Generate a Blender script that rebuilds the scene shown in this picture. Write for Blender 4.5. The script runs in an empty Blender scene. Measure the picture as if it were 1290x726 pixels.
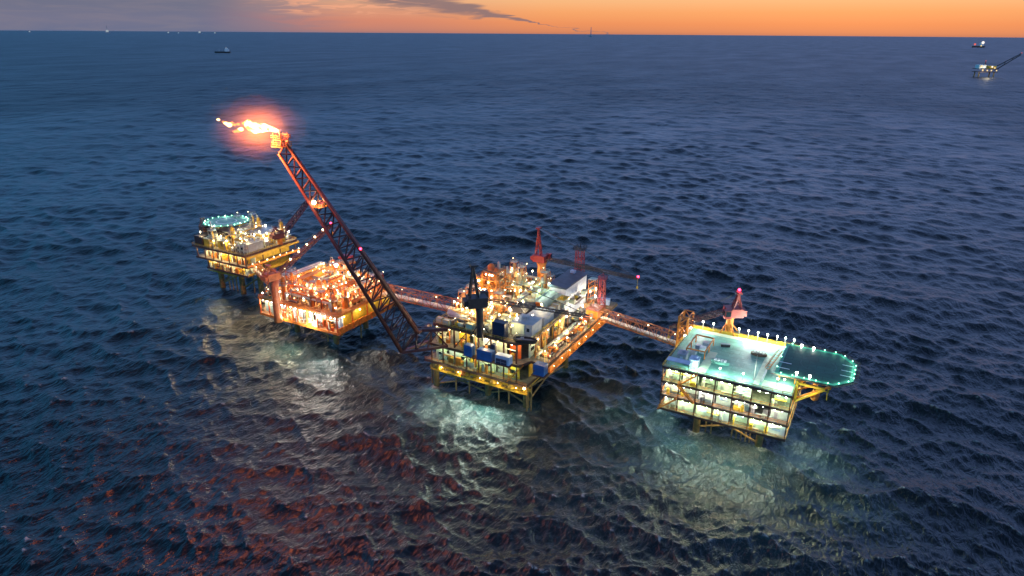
import bpy, math, random
import numpy as np
from mathutils import Vector, Matrix

PI = math.pi
sc = bpy.context.scene
col = sc.collection
rnd = random.Random(7)

# ------------------------------------------------------------------ helpers
def setp(o, label=None, cat=None, group=None, kind=None):
    if label: o['label'] = label
    if cat: o['category'] = cat
    if group: o['group'] = group
    if kind: o['kind'] = kind
    return o

def thing(name, label, cat, loc=(0, 0, 0), rz=0.0, group=None):
    o = bpy.data.objects.new(name, None)
    col.objects.link(o)
    o.location = loc
    o.rotation_euler = (0, 0, rz)
    o.empty_display_size = 0.5
    return setp(o, label, cat, group)

class MB:
    """collects shapes and links them as ONE mesh object; coordinates minus off"""
    def __init__(s, off=(0, 0, 0)):
        s.v = []; s.f = []; s.m = []; s.cm = 0; s.off = Vector(off)
    def add(s, vs, fs):
        b = len(s.v)
        o = s.off
        s.v.extend([(x - o[0], y - o[1], z - o[2]) for x, y, z in vs])
        for f in fs:
            s.f.append(tuple(i + b for i in f)); s.m.append(s.cm)
    def box(s, x0, x1, y0, y1, z0, z1):
        s.add([(x0, y0, z0), (x1, y0, z0), (x1, y1, z0), (x0, y1, z0), (x0, y0, z1), (x1, y0, z1), (x1, y1, z1), (x0, y1, z1)],
              [(0, 3, 2, 1), (4, 5, 6, 7), (0, 1, 5, 4), (1, 2, 6, 5), (2, 3, 7, 6), (3, 0, 4, 7)])
    def cbox(s, cx, cy, z0, sx, sy, sz, rz=0.0, bev=0.0):
        c, n = math.cos(rz), math.sin(rz)
        hx, hy = sx / 2, sy / 2
        if bev <= 0:
            p = [(-hx, -hy), (hx, -hy), (hx, hy), (-hx, hy)]
        else:
            p = [(-hx + bev, -hy), (hx - bev, -hy), (hx, -hy + bev), (hx, hy - bev), (hx - bev, hy), (-hx + bev, hy), (-hx, hy - bev), (-hx, -hy + bev)]
        s.prism([(cx + c * x - n * y, cy + n * x + c * y) for x, y in p], z0, z0 + sz)
    def prism(s, poly, z0, z1):
        n = len(poly)
        s.add([(x, y, z0) for x, y in poly] + [(x, y, z1) for x, y in poly],
              [tuple(range(n - 1, -1, -1)), tuple(range(n, 2 * n))] + [(i, (i + 1) % n, n + (i + 1) % n, n + i) for i in range(n)])
    def beam(s, p, q, w, h=None):
        h = h or w
        p, q = Vector(p), Vector(q); d = q - p
        if d.length < 1e-6: return
        d.normalize()
        a = d.cross(Vector((0, 0, 1)))
        if a.length < 1e-3: a = Vector((1, 0, 0))
        a.normalize(); b = a.cross(d)
        a, b = a * w / 2, b * h / 2
        vs = [p - a - b, p + a - b, p + a + b, p - a + b, q - a - b, q + a - b, q + a + b, q - a + b]
        s.add([tuple(x) for x in vs], [(0, 3, 2, 1), (4, 5, 6, 7), (0, 1, 5, 4), (1, 2, 6, 5), (2, 3, 7, 6), (3, 0, 4, 7)])
    def tube(s, p, q, r, n=10, r2=None):
        r2 = r if r2 is None else r2
        p, q = Vector(p), Vector(q); d = (q - p).normalized()
        a = d.cross(Vector((0, 0, 1)))
        if a.length < 1e-3: a = Vector((1, 0, 0))
        a.normalize(); b = a.cross(d)
        vs = []
        for c, rr in ((p, r), (q, r2)):
            for i in range(n):
                t = 2 * PI * i / n
                vs.append(tuple(c + a * (rr * math.cos(t)) + b * (rr * math.sin(t))))
        s.add(vs, [tuple(range(n)), tuple(range(2 * n - 1, n - 1, -1))] + [(i, n + i, n + (i + 1) % n, (i + 1) % n) for i in range(n)])
    def path(s, pts, r, n=8):
        for a, b in zip(pts, pts[1:]): s.tube(a, b, r, n)
    def lathe(s, c, axis, prof, n=14):
        """prof: list of (t along axis, radius) from point c"""
        c = Vector(c); d = Vector(axis).normalized()
        a = d.cross(Vector((0, 0, 1)))
        if a.length < 1e-3: a = Vector((1, 0, 0))
        a.normalize(); b = a.cross(d)
        vs = []; fs = []
        for t, r in prof:
            for i in range(n):
                th = 2 * PI * i / n
                vs.append(tuple(c + d * t + a * (r * math.cos(th)) + b * (r * math.sin(th))))
        for k in range(len(prof) - 1):
            for i in range(n):
                fs.append((k * n + i, (k + 1) * n + i, (k + 1) * n + (i + 1) % n, k * n + (i + 1) % n))
        fs.append(tuple(range(n))); e = (len(prof) - 1) * n
        fs.append(tuple(range(e + n - 1, e - 1, -1)))
        s.add(vs, fs)
    def vessel(s, p, q, r, n=14):
        p, q = Vector(p), Vector(q); L = (q - p).length
        h = r * 0.5
        s.lathe(p, q - p, [(-h, r * .05), (-h * .85, r * .5), (-h * .45, r * .85), (0, r), (L, r), (L + h * .45, r * .85), (L + h * .85, r * .5), (L + h, r * .05)], n)
    def ball(s, c, r, n=8, k=5):
        s.lathe((c[0], c[1], c[2] - r), (0, 0, 1), [(r - r * math.cos(PI * i / k), max(r * math.sin(PI * i / k), r * .03)) for i in range(k + 1)], n)
    def ring(s, c, r0, r1, z0, z1, n=20):
        vs = []; fs = []
        for i in range(n):
            t = 2 * PI * i / n; ca, sa = math.cos(t), math.sin(t)
            vs += [(c[0] + r0 * ca, c[1] + r0 * sa, z0), (c[0] + r1 * ca, c[1] + r1 * sa, z0), (c[0] + r1 * ca, c[1] + r1 * sa, z1), (c[0] + r0 * ca, c[1] + r0 * sa, z1)]
        for i in range(n):
            a, b = 4 * i, 4 * ((i + 1) % n)
            for k in range(4):
                k2 = (k + 1) % 4
                fs.append((a + k, b + k, b + k2, a + k2))
        s.add(vs, fs)
    def rail(s, pts, h=1.1, closed=False, step=2.5, w=0.09):
        pts = list(pts) + ([pts[0]] if closed else [])
        for a, b in zip(pts, pts[1:]):
            a, b = Vector(a), Vector(b); L = (b - a).length; n = max(1, int(L / step))
            for z in (h, h * .5):
                s.beam(a + Vector((0, 0, z)), b + Vector((0, 0, z)), w)
            for i in range(n + 1):
                p = a.lerp(b, i / n); s.beam(p, p + Vector((0, 0, h)), w)
    def truss(s, P, Q, n, w, kinds=(0, 1, 2, 3), wc=None):
        """lattice between four chords; P,Q lists of corner points at each end"""
        m = len(P); wc = wc or w
        P = [Vector(p) for p in P]; Q = [Vector(q) for q in Q]
        for k in range(n + 1):
            t = k / n
            for i in range(m):
                j = (i + 1) % m
                a, b = P[i].lerp(Q[i], t), P[j].lerp(Q[j], t)
                s.beam(a, b, w)
                if k < n:
                    c, d = P[i].lerp(Q[i], (k + 1) / n), P[j].lerp(Q[j], (k + 1) / n)
                    if (k + i) % 2: s.beam(a, d, w)
                    else: s.beam(b, c, w)
    def build(s, name, mats, parent=None, smooth=False):
        me = bpy.data.meshes.new(name)
        me.from_pydata(s.v, [], s.f)
        if not isinstance(mats, (list, tuple)): mats = [mats]
        for m in mats: me.materials.append(m)
        if len(mats) > 1: me.polygons.foreach_set('material_index', s.m)
        if smooth:
            me.polygons.foreach_set('use_smooth', [len(f) == 4 for f in s.f])
        me.update()
        o = bpy.data.objects.new(name, me)
        col.objects.link(o)
        if parent is not None: o.parent = parent
        return o

def copy_tree(o, loc=None, rz=None, label=None, group=None, scale=None, parent=None):
    c = o.copy(); col.objects.link(c)
    if parent is not None: c.parent = parent
    if loc is not None: c.location = loc
    if rz is not None: c.rotation_euler = (0, 0, rz)
    if scale is not None: c.scale = scale
    if label: c['label'] = label
    if group: c['group'] = group
    for ch in list(o.children):
        copy_tree(ch, parent=c)
    return c

# ------------------------------------------------------------------ materials
def nn(nt, t, **kw):
    n = nt.nodes.new(t)
    for k, v in kw.items(): setattr(n, k, v)
    return n

def mat(name, c, rough=0.5, metal=0.0, wear=0.35, rust=(0.10, 0.045, 0.02), amount=0.42, scale=0.5):
    m = bpy.data.materials.new(name); m.use_nodes = True
    nt = m.node_tree; L = nt.links; b = nt.nodes['Principled BSDF']
    tc = nn(nt, 'ShaderNodeTexCoord')
    n1 = nn(nt, 'ShaderNodeTexNoise'); n1.inputs['Scale'].default_value = scale; n1.inputs['Detail'].default_value = 5
    n2 = nn(nt, 'ShaderNodeTexNoise'); n2.inputs['Scale'].default_value = scale * 4; n2.inputs['Detail'].default_value = 6
    L.new(tc.outputs['Object'], n1.inputs['Vector']); L.new(tc.outputs['Object'], n2.inputs['Vector'])
    r1 = nn(nt, 'ShaderNodeValToRGB')
    r1.color_ramp.elements[0].position = .3; r1.color_ramp.elements[1].position = .7
    r1.color_ramp.elements[0].color = tuple(x * (1 - wear) for x in c) + (1,)
    r1.color_ramp.elements[1].color = tuple(min(x * (1 + wear * .5), .9) for x in c) + (1,)
    L.new(n1.outputs['Fac'], r1.inputs['Fac'])
    r2 = nn(nt, 'ShaderNodeValToRGB')
    r2.color_ramp.elements[0].position = .5 + (1 - amount) * .15; r2.color_ramp.elements[1].position = .68 + (1 - amount) * .15
    r2.color_ramp.elements[1].color = (min(1, wear * 2),) * 3 + (1,)
    L.new(n2.outputs['Fac'], r2.inputs['Fac'])
    mx = nn(nt, 'ShaderNodeMix', data_type='RGBA')
    L.new(r2.outputs['Color'], mx.inputs[0]); L.new(r1.outputs['Color'], mx.inputs[6]); mx.inputs[7].default_value = rust + (1,)
    L.new(mx.outputs[2], b.inputs['Base Color'])
    b.inputs['Roughness'].default_value = rough; b.inputs['Metallic'].default_value = metal
    return m

def glow(name, c, s):
    m = bpy.data.materials.new(name); m.use_nodes = True
    nt = m.node_tree; nt.nodes.clear()
    e = nn(nt, 'ShaderNodeEmission'); e.inputs['Color'].default_value = c + (1,); e.inputs['Strength'].default_value = s
    o = nn(nt, 'ShaderNodeOutputMaterial'); nt.links.new(e.outputs[0], o.inputs['Surface'])
    return m

M = dict(
    cream=mat('pale_green_paint', (.50, .58, .42), .5, 0, .25),
    white=mat('white_paint', (.72, .74, .70), .45, 0, .15, amount=.3),
    grey=mat('grey_paint', (.30, .33, .36), .5, 0, .2, amount=.25),
    lightblue=mat('light_blue_paint', (.42, .55, .68), .45, 0, .2, amount=.25),
    blue=mat('blue_container_paint', (.03, .12, .32), .45, 0, .25, amount=.3),
    navy=mat('navy_paint', (.018, .03, .065), .5, 0, .25, amount=.3),
    yellow=mat('yellow_paint', (.62, .40, .03), .5, 0, .35),
    orange=mat('orange_paint', (.62, .20, .025), .5, 0, .35),
    redorange=mat('red_orange_paint', (.60, .11, .02), .5, 0, .3),
    red=mat('dark_red_paint', (.34, .035, .03), .5, 0, .35),
    brightred=mat('red_paint', (.42, .045, .035), .5, 0, .25),
    maroon=mat('maroon_steel', (.085, .022, .020), .55, 0, .35),
    brown=mat('brown_steel', (.10, .05, .03), .6, 0, .35),
    dark=mat('dark_steel', (.03, .026, .024), .6, 0, .3),
    steel=mat('galvanised_steel', (.42, .40, .36), .4, .5, .3),
    slate=mat('slate_roof', (.075, .095, .115), .5, 0, .3),
    rustorange=mat('rust_orange_paint', (.36, .12, .035), .55, 0, .4),
    tan=mat('tan_gold_paint', (.52, .35, .13), .5, 0, .35),
    deckgreen=mat('green_deck_paint', (.15, .37, .29), .5, 0, .3, rust=(.36, .50, .40), amount=.45, scale=.22),
    deckdirty=mat('grated_deck', (.17, .155, .115), .7, 0, .45, scale=.8),
    deckorange=mat('orange_deck', (.42, .24, .09), .7, 0, .4, scale=.8),
    heli=mat('dark_green_helideck_paint', (.012, .085, .062), .7, 0, .4, rust=(.02, .10, .075), amount=.3, scale=.15),
    heliedge=mat('green_helideck_edge', (.05, .27, .18), .6, 0, .2),
    heliline=mat('white_deck_line', (.8, .82, .78), .6, 0, .1),
    helipale=mat('pale_green_helideck', (.24, .42, .34), .7, 0, .3),
    helilgrey=mat('light_grey_helideck', (.22, .26, .22), .7, 0, .3),
    heliring=mat('faded_helideck_ring', (.03, .10, .09), .7, 0, .5),
    glass=mat('dark_glass', (.02, .03, .04), .1, 0, .1),
    rubber=mat('black_rubber', (.02, .02, .02), .8, 0, .2),
    legsteel=mat('weathered_leg_steel', (.30, .20, .06), .65, 0, .5, rust=(.05, .03, .02), amount=.6, scale=.6),
)
G = dict(
    white=glow('lamp_white', (1, .97, .88), 30), lime=glow('lamp_lime_white', (.88, 1, .70), 26), green=glow('lamp_green_white', (.80, 1, .86), 26),
    warm=glow('lamp_warm', (1, .78, .45), 26), sodium=glow('lamp_sodium', (1, .66, .30), 26),
    red=glow('lamp_red', (1, .03, .08), 14), heli=glow('lamp_helideck_green', (.35, 1, .66), 9), small=glow('lamp_small_warm', (1, .72, .36), 16),
)

def seams(m, w=3.2, dark=.72):
    # welded plate joints drawn into the deck paint
    nt = m.node_tree; L = nt.links; b = nt.nodes['Principled BSDF']; src = b.inputs['Base Color'].links[0].from_socket
    tc = nn(nt, 'ShaderNodeTexCoord'); br = nn(nt, 'ShaderNodeTexBrick'); br.inputs['Scale'].default_value = 1.0; br.inputs['Brick Width'].default_value = w * 2; br.inputs['Row Height'].default_value = w; br.inputs['Mortar Size'].default_value = .1
    br.inputs['Color1'].default_value = (1, 1, 1, 1); br.inputs['Color2'].default_value = (.88, .88, .88, 1); br.inputs['Mortar'].default_value = (dark,) * 3 + (1,)
    L.new(tc.outputs['Object'], br.inputs['Vector'])
    mx = nn(nt, 'ShaderNodeMix', data_type='RGBA', blend_type='MULTIPLY'); mx.inputs[0].default_value = 1; L.new(src, mx.inputs[6]); L.new(br.outputs['Color'], mx.inputs[7]); L.new(mx.outputs[2], b.inputs['Base Color'])
seams(M['deckgreen']); seams(M['heli'], 2.6, .5)

def lamp_light(loc, power, c, radius=.3, parent=None):
    d = bpy.data.lights.new('lamp_light', 'POINT'); d.energy = power * LP; d.color = c; d.shadow_soft_size = radius
    o = bpy.data.objects.new('lamp_light', d); col.objects.link(o); o.location = loc
    if parent is not None:
        o.parent = parent; o.location = Vector(loc) - parent.location
    return o

def flood_light(loc, to, power, c, ang=70, radius=.4, blend=.6):
    d = bpy.data.lights.new('flood_light', 'SPOT'); d.energy = power; d.color = c; d.shadow_soft_size = radius
    d.spot_size = math.radians(ang); d.spot_blend = blend
    o = bpy.data.objects.new('flood_light', d); col.objects.link(o); o.location = loc
    o.rotation_euler = (Vector(to) - Vector(loc)).to_track_quat('-Z', 'Y').to_euler()
    return o

LP = .9
GREEN = (.84, 1, .55); MINT = (.80, 1, .80); WARM = (1, .74, .38); SOD = (1, .64, .27); WHITE = (1, .95, .85)

# ------------------------------------------------------------------ camera
CAMH = 135.0
pitch, roll, TH = math.radians(20.53), math.radians(.4), math.radians(29)
fwd = Vector((-math.sin(TH) * math.cos(pitch), math.cos(TH) * math.cos(pitch), -math.sin(pitch)))
r0 = Vector((math.cos(TH), math.sin(TH), 0)); u0 = r0.cross(fwd)
right = r0 * math.cos(roll) + u0 * math.sin(roll); up = u0 * math.cos(roll) - r0 * math.sin(roll)
cd = bpy.data.cameras.new('camera'); cam = bpy.data.objects.new('camera', cd); col.objects.link(cam)
R3 = Matrix((right, up, -fwd)).transposed()
cam.matrix_world = Matrix.Translation((0, 0, CAMH)) @ R3.to_4x4()
cd.sensor_width = 36; cd.lens = 24.0; cd.clip_start = 1; cd.clip_end = 250000
sc.camera = cam

# ------------------------------------------------------------------ sky
def build_sky():
    w = bpy.data.worlds.new('World'); sc.world = w; w.use_nodes = True
    nt = w.node_tree; nt.nodes.clear(); L = nt.links
    tc = nn(nt, 'ShaderNodeTexCoord')
    mp = nn(nt, 'ShaderNodeMapping'); mp.inputs['Rotation'].default_value = (0, 0, -TH)
    L.new(tc.outputs['Generated'], mp.inputs['Vector'])
    sp = nn(nt, 'ShaderNodeSeparateXYZ'); L.new(mp.outputs['Vector'], sp.inputs[0])
    def math_(op, a, b=None, c=None, clamp=False):
        n = nn(nt, 'ShaderNodeMath', operation=op); n.use_clamp = clamp
        for i, x in enumerate((a, b, c)):
            if x is None: continue
            if isinstance(x, (int, float)): n.inputs[i].default_value = x
            else: L.new(x, n.inputs[i])
        return n.outputs[0]
    az = math_('ARCTAN2', sp.outputs['X'], sp.outputs['Y'])     # 0 ahead, + to the right (radians)
    el = math_('ARCSINE', sp.outputs['Z'])
    t = math_('POWER', math_('MAXIMUM', math_('MULTIPLY', el, 2 / PI), 0), .5)   # sqrt spacing: fine near the horizon
    def ramp(stops):
        r = nn(nt, 'ShaderNodeValToRGB'); cr = r.color_ramp
        while len(cr.elements) < len(stops): cr.elements.new(.5)
        for e, (deg, c) in zip(cr.elements, stops):
            e.position = math.sqrt(max(deg, 0) / 90); e.color = tuple(c) + (1,)
        L.new(t, r.inputs['Fac']); return r.outputs['Color']
    S = SKY
    cr = ramp(S['right']); cl = ramp(S['left']); cm = ramp(S['mid'])
    def ss(x, a, b):
        n = nn(nt, 'ShaderNodeMapRange', interpolation_type='SMOOTHSTEP'); L.new(x, n.inputs[0])
        n.inputs[1].default_value = a; n.inputs[2].default_value = b; return n.outputs[0]
    def mix(f, a, b):
        n = nn(nt, 'ShaderNodeMix', data_type='RGBA'); 
        if isinstance(f, (int, float)): n.inputs[0].default_value = f
        else: L.new(f, n.inputs[0])
        for i, x in ((6, a), (7, b)):
            if isinstance(x, tuple): n.inputs[i].default_value = x + (1,)
            else: L.new(x, n.inputs[i])
        return n.outputs[2]
    D = math.radians
    # the colour change round the compass is quick at the horizon and slow higher up
    wd = math_('ADD', 1.0, math_('MULTIPLY', ss(el, D(2), D(12)), 4.0))
    a2 = math_('DIVIDE', math_('ADD', az, D(11)), wd)
    c = mix(ss(a2, D(-13), D(0)), cl, cm)
    c = mix(ss(a2, D(0), D(15)), c, cr)
    # behind the camera the dusk is plain blue
    # cloud sheet on the left, streaks in the middle (angular coordinates)
    cb = nn(nt, 'ShaderNodeCombineXYZ')
    L.new(math_('MULTIPLY', az, 14), cb.inputs[0]); L.new(math_('MULTIPLY', el, 120), cb.inputs[1])
    nz = nn(nt, 'ShaderNodeTexNoise'); nz.inputs['Scale'].default_value = 1.0; nz.inputs['Detail'].default_value = 6; nz.inputs['Distortion'].default_value = .6
    L.new(cb.outputs[0], nz.inputs['Vector'])
    n01 = nz.outputs['Fac']
    # a dark wedge of cloud: its spine falls from 2.7deg at az -10 to .9deg at az +1.5, thick on the left, drawn out on the right
    line = math_('ADD', math_('MULTIPLY', az, -.165), D(2.62 - .165 * 9.6))
    wob = math_('MULTIPLY', math_('SUBTRACT', n01, .5), D(1.5))
    d = math_('ABSOLUTE', math_('SUBTRACT', math_('SUBTRACT', el, line), wob))
    wid = ss(az, D(3), D(-9))
    streak = math_('MULTIPLY', ss(math_('DIVIDE', d, math_('ADD', math_('MULTIPLY', wid, D(1.15)), D(.03))), 1.0, .3), ss(az, D(-24), D(-11)))
    c = mix(math_('MULTIPLY', streak, .9, clamp=True), c, (.235, .165, .18))
    # lit cloud edges, pink and orange, az -20..-9
    cb2 = nn(nt, 'ShaderNodeCombineXYZ'); L.new(math_('MULTIPLY', az, 22), cb2.inputs[0]); L.new(math_('MULTIPLY', el, 210), cb2.inputs[1])
    nz2 = nn(nt, 'ShaderNodeTexNoise'); nz2.inputs['Scale'].default_value = 1.0; nz2.inputs['Detail'].default_value = 5; nz2.inputs['Distortion'].default_value = .8; L.new(cb2.outputs[0], nz2.inputs['Vector'])
    pk = math_('MULTIPLY', math_('MULTIPLY', ss(az, D(-21), D(-16)), ss(az, D(-5), D(-11))), ss(nz2.outputs['Fac'], .48, .60))
    pk = math_('MULTIPLY', pk, math_('MULTIPLY', ss(el, D(.9), D(1.6)), ss(el, D(6), D(3))))
    c = mix(math_('MULTIPLY', pk, .85), c, (.88, .40, .24))
    # mottled grey purple bank on the left
    lb = math_('MULTIPLY', ss(az, D(-10), D(-18)), ss(n01, .38, .64))
    lb = math_('MULTIPLY', lb, ss(el, D(9), D(4)))
    c = mix(math_('MULTIPLY', lb, .4), c, (.24, .21, .26))
    bg = nn(nt, 'ShaderNodeBackground'); L.new(c, bg.inputs['Color']); bg.inputs['Strength'].default_value = 1.0
    # physical twilight sky on top, faint
    sky = nn(nt, 'ShaderNodeTexSky', sky_type='NISHITA'); sky.sun_disc = False
    sky.sun_elevation = D(SUN_EL); sky.sun_rotation = D(SUN_ROT)
    bg2 = nn(nt, 'ShaderNodeBackground'); L.new(sky.outputs[0], bg2.inputs['Color']); bg2.inputs['Strength'].default_value = .004
    ad = nn(nt, 'ShaderNodeAddShader'); L.new(bg.outputs[0], ad.inputs[0]); L.new(bg2.outputs[0], ad.inputs[1])
    o = nn(nt, 'ShaderNodeOutputWorld'); L.new(ad.outputs[0], o.inputs['Surface'])

SUN_EL, SUN_AZ = 1.5, 25.0            # azimuth right of the view heading, degrees
hd = math.degrees(TH) - SUN_AZ          # compass: angle ccw from +Y
SUN_ROT = -hd                            # sky node: clockwise from +Y
SKY = dict(
    right=[(0, (.58, .215, .12)), (.7, (.84, .29, .115)), (1.5, (.91, .375, .145)), (2.8, (.94, .53, .255)), (4, (.42, .45, .64)), (6, (.42, .67, 1.30)), (12, (.44, .73, 1.60)), (30, (.28, .52, 1.20)), (52, (.085, .125, .22)), (90, (.028, .032, .045))],
    mid=[(0, (.42, .20, .18)), (.8, (.67, .25, .16)), (1.8, (.72, .34, .21)), (2.8, (.80, .48, .27)), (4, (.34, .43, .64)), (6, (.32, .67, 1.30)), (12, (.34, .74, 1.60)), (30, (.24, .52, 1.20)), (52, (.08, .125, .22)), (90, (.028, .032, .045))],
    left=[(0, (.145, .165, .27)), (.8, (.17, .175, .265)), (1.8, (.155, .165, .245)), (2.8, (.13, .15, .23)), (4, (.09, .30, .50)), (6, (.08, .60, 1.15)), (12, (.08, .68, 1.45)), (30, (.07, .50, 1.08)), (52, (.06, .13, .22)), (90, (.028, .032, .045))],
)
build_sky()
sd = bpy.data.lights.new('sun', 'SUN'); sd.energy = .05; sd.angle = math.radians(60); sd.color = (1, .5, .28)
so = bpy.data.objects.new('sun', sd); col.objects.link(so)
sdir = Vector((-math.sin(math.radians(hd)) * math.cos(math.radians(SUN_EL)), math.cos(math.radians(hd)) * math.cos(math.radians(SUN_EL)), math.sin(math.radians(SUN_EL))))
so.rotation_euler = (-sdir).to_track_quat('-Z', 'Y').to_euler()

# ------------------------------------------------------------------ sea
LEGS = []       # (x, y) of every leg that meets the water, filled by the platforms
def build_sea():
    rng = np.random.default_rng(11)
    rad = [0., 30, 55, 75]; r = 85.
    while r < 80000:
        rad.append(r)
        g = .0040 if r < 900 else min(.04, .0040 * (r / 900) ** .6)
        r *= 1 + g
    rad = np.array(rad + [80000.], np.float64)
    fine = np.radians(np.arange(-47, 47.001, .1)); coarse = np.radians(np.arange(52, 309, 5.))
    ang = np.concatenate([fine, coarse])
    nr, na = len(rad), len(ang)
    A, Rr = np.meshgrid(ang, rad)
    hdg = TH - A                                   # ccw from +Y
    X = (-np.sin(hdg) * Rr).astype(np.float32); Y = (np.cos(hdg) * Rr).astype(np.float32)
    dr = np.gradient(rad); dth = np.abs(np.where(np.abs(((A + PI) % (2 * PI)) - PI) < .83, math.radians(.1), math.radians(5)))
    sp = np.maximum(np.broadcast_to(dr[:, None], A.shape), dth * Rr).astype(np.float32)
    Z = np.zeros_like(X); DX = np.zeros_like(X); DY = np.zeros_like(X); J = np.zeros_like(X)
    main = math.radians(SEA['dir'])                # travel direction in world
    # patches of calmer and rougher water
    patch = 1 + .22 * np.sin(X / 63 + 1.3 * np.sin(Y / 81)) * np.sin(Y / 57 + .7 * np.sin(X / 95))
    for k in range(SEA['n']):
        lam = float(np.exp(rng.uniform(math.log(1.1), math.log(52))))
        kk = 2 * PI / lam
        sprd = (.35 + .45 * min(1, 14 / lam) ** .5)
        th = main + float(np.clip(rng.normal(0, sprd), -.95 if lam > 9 else -1.4, .95 if lam > 9 else 1.4))
        # steepness spectrum peaking near the dominant wave, slow fall to short waves
        st = SEA['steep'] * math.exp(-.5 * (math.log(lam / SEA['peak']) / 1.35) ** 2) * rng.uniform(.6, 1.4)
        a = st / kk
        cx, cy = math.cos(th), math.sin(th)
        wgt = np.clip(lam / (2.2 * sp) - 1, 0, 1)
        m = wgt > 0
        if not m.any(): continue
        rows = np.where(m.any(1))[0]; i0, i1 = rows[0], rows[-1] + 1
        ph = (kk * (cx * X[i0:i1] + cy * Y[i0:i1]) + rng.uniform(0, 2 * PI)).astype(np.float32)
        s, c = np.sin(ph), np.cos(ph); w = wgt[i0:i1] * patch[i0:i1]
        # wave groups: slow envelope along and across the crests
        e1, e2 = rng.uniform(.05, .3), rng.uniform(-.15, .15)
        env = .7 + .3 * np.sin((kk * e1) * (-cy * X[i0:i1] + cx * Y[i0:i1]) + (kk * e2) * (cx * X[i0:i1] + cy * Y[i0:i1]) + rng.uniform(0, 6.28)).astype(np.float32)
        w = w * env
        Z[i0:i1] += a * w * c
        DX[i0:i1] -= 1.15 * a * cx * w * s; DY[i0:i1] -= 1.15 * a * cy * w * s
        J[i0:i1] += st * w * c
    # a few long swells under the wind sea
    for lam, amp, th in ((86, .55, main + .35), (61, .42, main - .3), (112, .5, main + .75)):
        kk = 2 * PI / lam; Z += (amp * np.clip(lam / (2.2 * sp) - 1, 0, 1) * np.cos(kk * (math.cos(th) * X + math.sin(th) * Y) + lam)).astype(np.float32)
    # foam: where crests pinch, and churned water round the legs and under the discharge
    P = np.stack([X, Y], -1)
    near = np.zeros_like(X)
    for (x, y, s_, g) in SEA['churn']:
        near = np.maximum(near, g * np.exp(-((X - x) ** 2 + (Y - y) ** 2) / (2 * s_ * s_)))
    for (x, y) in LEGS:
        near = np.maximum(near, .95 * np.exp(-((X - x) ** 2 + (Y - y + 1.5) ** 2) / (2 * 3.6 ** 2)))
    crest = np.clip((J - SEA['crest']) / .16, 0, 1)
    V = np.stack([X + DX, Y + DY, Z], -1).reshape(-1, 3)
    idx = np.arange(nr * na).reshape(nr, na)
    q = np.stack([idx[:-1], np.roll(idx, -1, 1)[:-1], np.roll(idx, -1, 1)[1:], idx[1:]], -1).reshape(-1, 4)[:, ::-1]
    me = bpy.data.meshes.new('sea')
    me.vertices.add(len(V)); me.vertices.foreach_set('co', V.astype(np.float32).ravel())
    me.loops.add(q.size); me.loops.foreach_set('vertex_index', q.ravel().astype(np.int32))
    me.polygons.add(len(q)); me.polygons.foreach_set('loop_start', np.arange(0, q.size, 4, dtype=np.int32))
    me.polygons.foreach_set('use_smooth', np.ones(len(q), bool))
    far = np.clip((sp - 1.5) / 8, 0, 1)
    for nm, arr in (('churn', near), ('crest', crest), ('far', far)):
        at = me.attributes.new(nm, 'FLOAT', 'POINT'); at.data.foreach_set('value', arr.astype(np.float32).ravel())
    me.update(calc_edges=True); me.validate()
    o = bpy.data.objects.new('sea', me); col.objects.link(o)
    o['kind'] = 'structure'
    me.materials.append(sea_material())
    return o

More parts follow.
